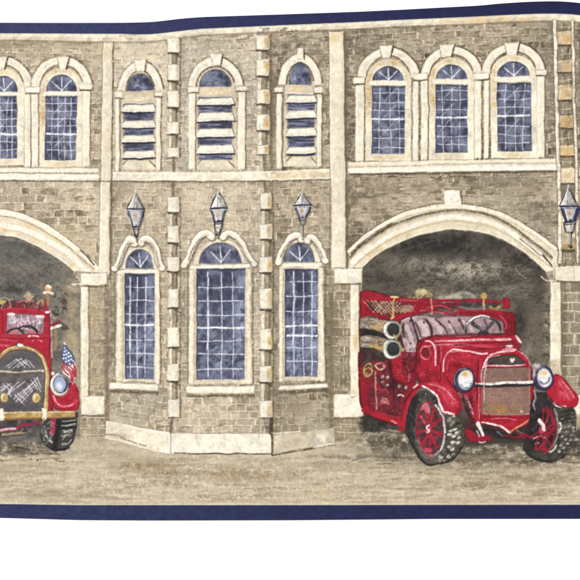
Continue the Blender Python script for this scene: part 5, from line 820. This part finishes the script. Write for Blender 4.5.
# height of the sheet over the table: flat at the left, a soft ripple, then lifting
# steadily to the right where the roll begins
ZK = [(-40, .0008), (0, .0009), (100, .0010), (150, .0015), (200, .0052), (290, .0094), (435, .0158), (500, .0196), (545, .0224), (565, .0226), (590, .0208), (615, .0176)]
zx = np.linspace(-40, 640, 700); zf = np.interp(zx, [k[0] for k in ZK], [k[1] for k in ZK])
kk = np.hanning(45); kk /= kk.sum(); zf = np.convolve(np.pad(zf, 22, 'edge'), kk, 'valid')
def sheet(u, v):
    z = np.interp(u, zx, zf)+.0005*np.sin(u/47.+v/160.)*np.clip((u-100)/200, 0, 1)+.00012*np.sin(u/23.-v/61.)
    f = (CAM_H-z)/CAM_H                         # the sheet keeps its true width while it lifts
    return (u-290)*MM*f, (290-v)*MM*f, z
VV = np.clip(RY, EDGE(RX), BOTE(RX))
PX, PY, PZ = sheet(RX, VV)
hgt = VV[1:, :]-VV[:-1, :]
ok = (hgt[:, 1:] > .02) | (hgt[:, :-1] > .02)
FID = ID[:-1, :-1]
lin = np.where(C <= .04045, C/12.92, ((C+.055)/1.055)**2.4)
LIGHT = 1.36                                   # brightness of the light on the sheet
alb = np.clip(lin/LIGHT, .004, .93)

def node_mat(name, build):
    m = bpy.data.materials.new(name); m.use_nodes = True; nt = m.node_tree; nt.nodes.clear()
    o = nt.nodes.new('ShaderNodeOutputMaterial'); b = nt.nodes.new('ShaderNodeBsdfPrincipled'); nt.links.new(b.outputs[0], o.inputs[0])
    build(nt, b); return m
def paper_tooth(nt, b, colour_out, strength=.10):
    """embossed wallpaper tooth: fine procedural grain in tone and in relief"""
    N, L = nt.nodes, nt.links; tc = N.new('ShaderNodeTexCoord')
    n1 = N.new('ShaderNodeTexNoise'); n1.inputs['Scale'].default_value = 1500; n1.inputs['Detail'].default_value = 3; L.new(tc.outputs['Object'], n1.inputs['Vector'])
    n2 = N.new('ShaderNodeTexNoise'); n2.inputs['Scale'].default_value = 420; n2.inputs['Detail'].default_value = 4; L.new(tc.outputs['Object'], n2.inputs['Vector'])
    mp = N.new('ShaderNodeMapRange'); mp.inputs['From Min'].default_value = .3; mp.inputs['From Max'].default_value = .7; mp.inputs['To Min'].default_value = .955; mp.inputs['To Max'].default_value = 1.045; L.new(n1.outputs['Fac'], mp.inputs['Value'])
    m2 = N.new('ShaderNodeMapRange'); m2.inputs['From Min'].default_value = .3; m2.inputs['From Max'].default_value = .7; m2.inputs['To Min'].default_value = .98; m2.inputs['To Max'].default_value = 1.02; L.new(n2.outputs['Fac'], m2.inputs['Value'])
    mu = N.new('ShaderNodeMath'); mu.operation = 'MULTIPLY'; L.new(mp.outputs[0], mu.inputs[0]); L.new(m2.outputs[0], mu.inputs[1])
    vm = N.new('ShaderNodeVectorMath'); vm.operation = 'SCALE'; L.new(colour_out, vm.inputs[0]); L.new(mu.outputs[0], vm.inputs['Scale']); L.new(vm.outputs[0], b.inputs['Base Color'])
    bp_ = N.new('ShaderNodeBump'); bp_.inputs['Strength'].default_value = strength; bp_.inputs['Distance'].default_value = .00015; L.new(n1.outputs['Fac'], bp_.inputs['Height']); L.new(bp_.outputs[0], b.inputs['Normal'])
def mk_print(nt, b):
    a = nt.nodes.new('ShaderNodeAttribute'); a.attribute_name = 'ink'; paper_tooth(nt, b, a.outputs['Color'])
    b.inputs['Roughness'].default_value = .6; b.inputs['Specular IOR Level'].default_value = .15
def mk_plain(c, rough=.7, tooth=.2):
    def f(nt, b):
        r = nt.nodes.new('ShaderNodeRGB'); r.outputs[0].default_value = (*c, 1); paper_tooth(nt, b, r.outputs[0], tooth); b.inputs['Roughness'].default_value = rough; b.inputs['Specular IOR Level'].default_value = .2
    return f
M_print = node_mat('printed_vinyl_paper', mk_print); M_back = node_mat('paper_back', mk_plain((.80, .78, .72)))
def mk_table(nt, b):
    N, L = nt.nodes, nt.links; tc = N.new('ShaderNodeTexCoord'); n = N.new('ShaderNodeTexNoise'); n.inputs['Scale'].default_value = 60; L.new(tc.outputs['Object'], n.inputs['Vector'])
    mr = N.new('ShaderNodeMapRange'); mr.inputs['To Min'].default_value = .95; mr.inputs['To Max'].default_value = .97; L.new(n.outputs['Fac'], mr.inputs['Value'])
    cc = N.new('ShaderNodeCombineColor'); [L.new(mr.outputs[0], cc.inputs[i]) for i in range(3)]; L.new(cc.outputs[0], b.inputs['Base Color']); b.inputs['Roughness'].default_value = .9; b.inputs['Specular IOR Level'].default_value = .1
M_table = node_mat('white_table', mk_table)

root = bpy.data.objects.new('wallpaper_border', None); col.objects.link(root); root.location = (0, 0, 0); root.empty_display_size = .05
root['label'] = 'fire station wallpaper border with navy edges, lying on white, its right end lifting'
root['category'] = 'wallpaper border'
vid = np.arange(H*W).reshape(H, W)
flatP = np.stack([PX.ravel(), PY.ravel(), PZ.ravel()], 1); flatC = np.concatenate([alb.reshape(-1, 3), np.ones((H*W, 1))], 1).astype(np.float32)
OBJ = {0: root}
def link_part(pid, faces_mask):
    kind, parent, label = PARTS[pid]
    if pid in EMPTY:
        o = bpy.data.objects.new(kind, None); col.objects.link(o); o.parent = OBJ[parent]; o.empty_display_size = .02
        if label: o['label'] = label
        OBJ[pid] = o; return
    me = bpy.data.meshes.new(kind)
    if faces_mask is not None:
        iy, ix = np.nonzero(faces_mask)
        q = np.stack([vid[iy+1, ix], vid[iy+1, ix+1], vid[iy, ix+1], vid[iy, ix]], 1).ravel()
        used, inv = np.unique(q, return_inverse=True); nf = len(iy)
        me.vertices.add(len(used)); me.vertices.foreach_set('co', flatP[used].astype(np.float32).ravel())
        me.loops.add(nf*4); me.loops.foreach_set('vertex_index', inv.astype(np.int32).ravel())
        me.polygons.add(nf); me.polygons.foreach_set('loop_start', np.arange(0, nf*4, 4, dtype=np.int32)); me.polygons.foreach_set('use_smooth', np.ones(nf, bool))
        me.update(calc_edges=True); a = me.color_attributes.new('ink', 'FLOAT_COLOR', 'POINT'); a.data.foreach_set('color', flatC[used].ravel())
        me.materials.append(M_print)
    o = bpy.data.objects.new(kind, me); col.objects.link(o); o.parent = OBJ[parent]
    if label: o['label'] = label
    OBJ[pid] = o
counts = np.bincount(FID[ok], minlength=len(PARTS))
has_kids = {p[1] for i, p in enumerate(PARTS) if i and counts[i] > 0}
for pid in range(1, len(PARTS)):
    kids = pid in has_kids
    if counts[pid] == 0 and not kids: continue
    if PARTS[pid][1] not in OBJ: continue
    link_part(pid, (FID == pid) & ok)
# back of the sheet: closes the paper off from below and along its edges
NU, NV = 260, 24
us = np.linspace(UX0, UX1, NU); verts = []; faces = []
for i, u in enumerate(us):
    a, b_ = float(EDGE(u)), float(BOTE(u))
    for j in range(NV+1):
        v = a+(b_-a)*j/NV; x, y, z = sheet(u, v); verts.append((float(x), float(y), float(z)-.00006))
for i, u in enumerate(us):
    a, b_ = float(EDGE(u)), float(BOTE(u))
    for j in range(NV+1):
        v = a+(b_-a)*j/NV; x, y, z = sheet(u, v); verts.append((float(x), float(y), float(z)-.00036))
n0 = NU*(NV+1); I = lambda i, j, k: k*n0+i*(NV+1)+j
for i in range(NU-1):
    for j in range(NV):
        faces.append((I(i, j, 0), I(i, j+1, 0), I(i+1, j+1, 0), I(i+1, j, 0))); faces.append((I(i, j, 1), I(i+1, j, 1), I(i+1, j+1, 1), I(i, j+1, 1)))
    faces.append((I(i, 0, 0), I(i+1, 0, 0), I(i+1, 0, 1), I(i, 0, 1))); faces.append((I(i, NV, 0), I(i, NV, 1), I(i+1, NV, 1), I(i+1, NV, 0)))
for j in range(NV):
    faces.append((I(0, j, 0), I(0, j, 1), I(0, j+1, 1), I(0, j+1, 0))); faces.append((I(NU-1, j, 0), I(NU-1, j+1, 0), I(NU-1, j+1, 1), I(NU-1, j, 1)))
me = bpy.data.meshes.new('paper_backing'); me.from_pydata(verts, [], faces); me.update(); me.polygons.foreach_set('use_smooth', [True]*len(me.polygons)); me.materials.append(M_back)
o = bpy.data.objects.new('paper_backing', me); col.objects.link(o); o.parent = root
# table
me = bpy.data.meshes.new('table_surface'); s_ = .9; me.from_pydata([(-s_, -s_, 0), (s_, -s_, 0), (s_, s_, 0), (-s_, s_, 0)], [], [(0, 1, 2, 3)]); me.materials.append(M_table)
tb = bpy.data.objects.new('table_surface', me); col.objects.link(tb); tb['kind'] = 'structure'; tb['label'] = 'plain white surface under the wallpaper border'
# ---------- light: bright even studio light, a soft box to the left ----------
w = bpy.data.worlds.new('World'); bpy.context.scene.world = w; w.use_nodes = True
bg = w.node_tree.nodes['Background']; bg.inputs[0].default_value = (1, .995, .985, 1); bg.inputs[1].default_value = 1.26
ld = bpy.data.lights.new('soft_box', 'AREA'); ld.shape = 'RECTANGLE'; ld.size = 1.2; ld.size_y = 1.0; ld.energy = 5; ld.color = (1, .985, .96)
lo = bpy.data.objects.new('soft_box', ld); col.objects.link(lo); lo.location = (-.75, .45, 1.05)
from mathutils import Vector
lo.rotation_euler = (Vector((0, 0, 0))-lo.location).to_track_quat('-Z', 'Y').to_euler()
# ---------- camera ----------
cd = bpy.data.cameras.new('camera'); cam = bpy.data.objects.new('camera', cd); col.objects.link(cam)
cam.location = (0, 0, CAM_H); cd.sensor_width = 36; cd.lens = 36*CAM_H/(580*MM); cd.clip_end = 10; cd.clip_start = .01
sc = bpy.context.scene; sc.camera = cam; sc.view_settings.view_transform = 'Standard'; sc.view_settings.look = 'None'; sc.view_settings.exposure = 0; sc.view_settings.gamma = 1
sc.render.resolution_x = 1024; sc.render.resolution_y = 1024
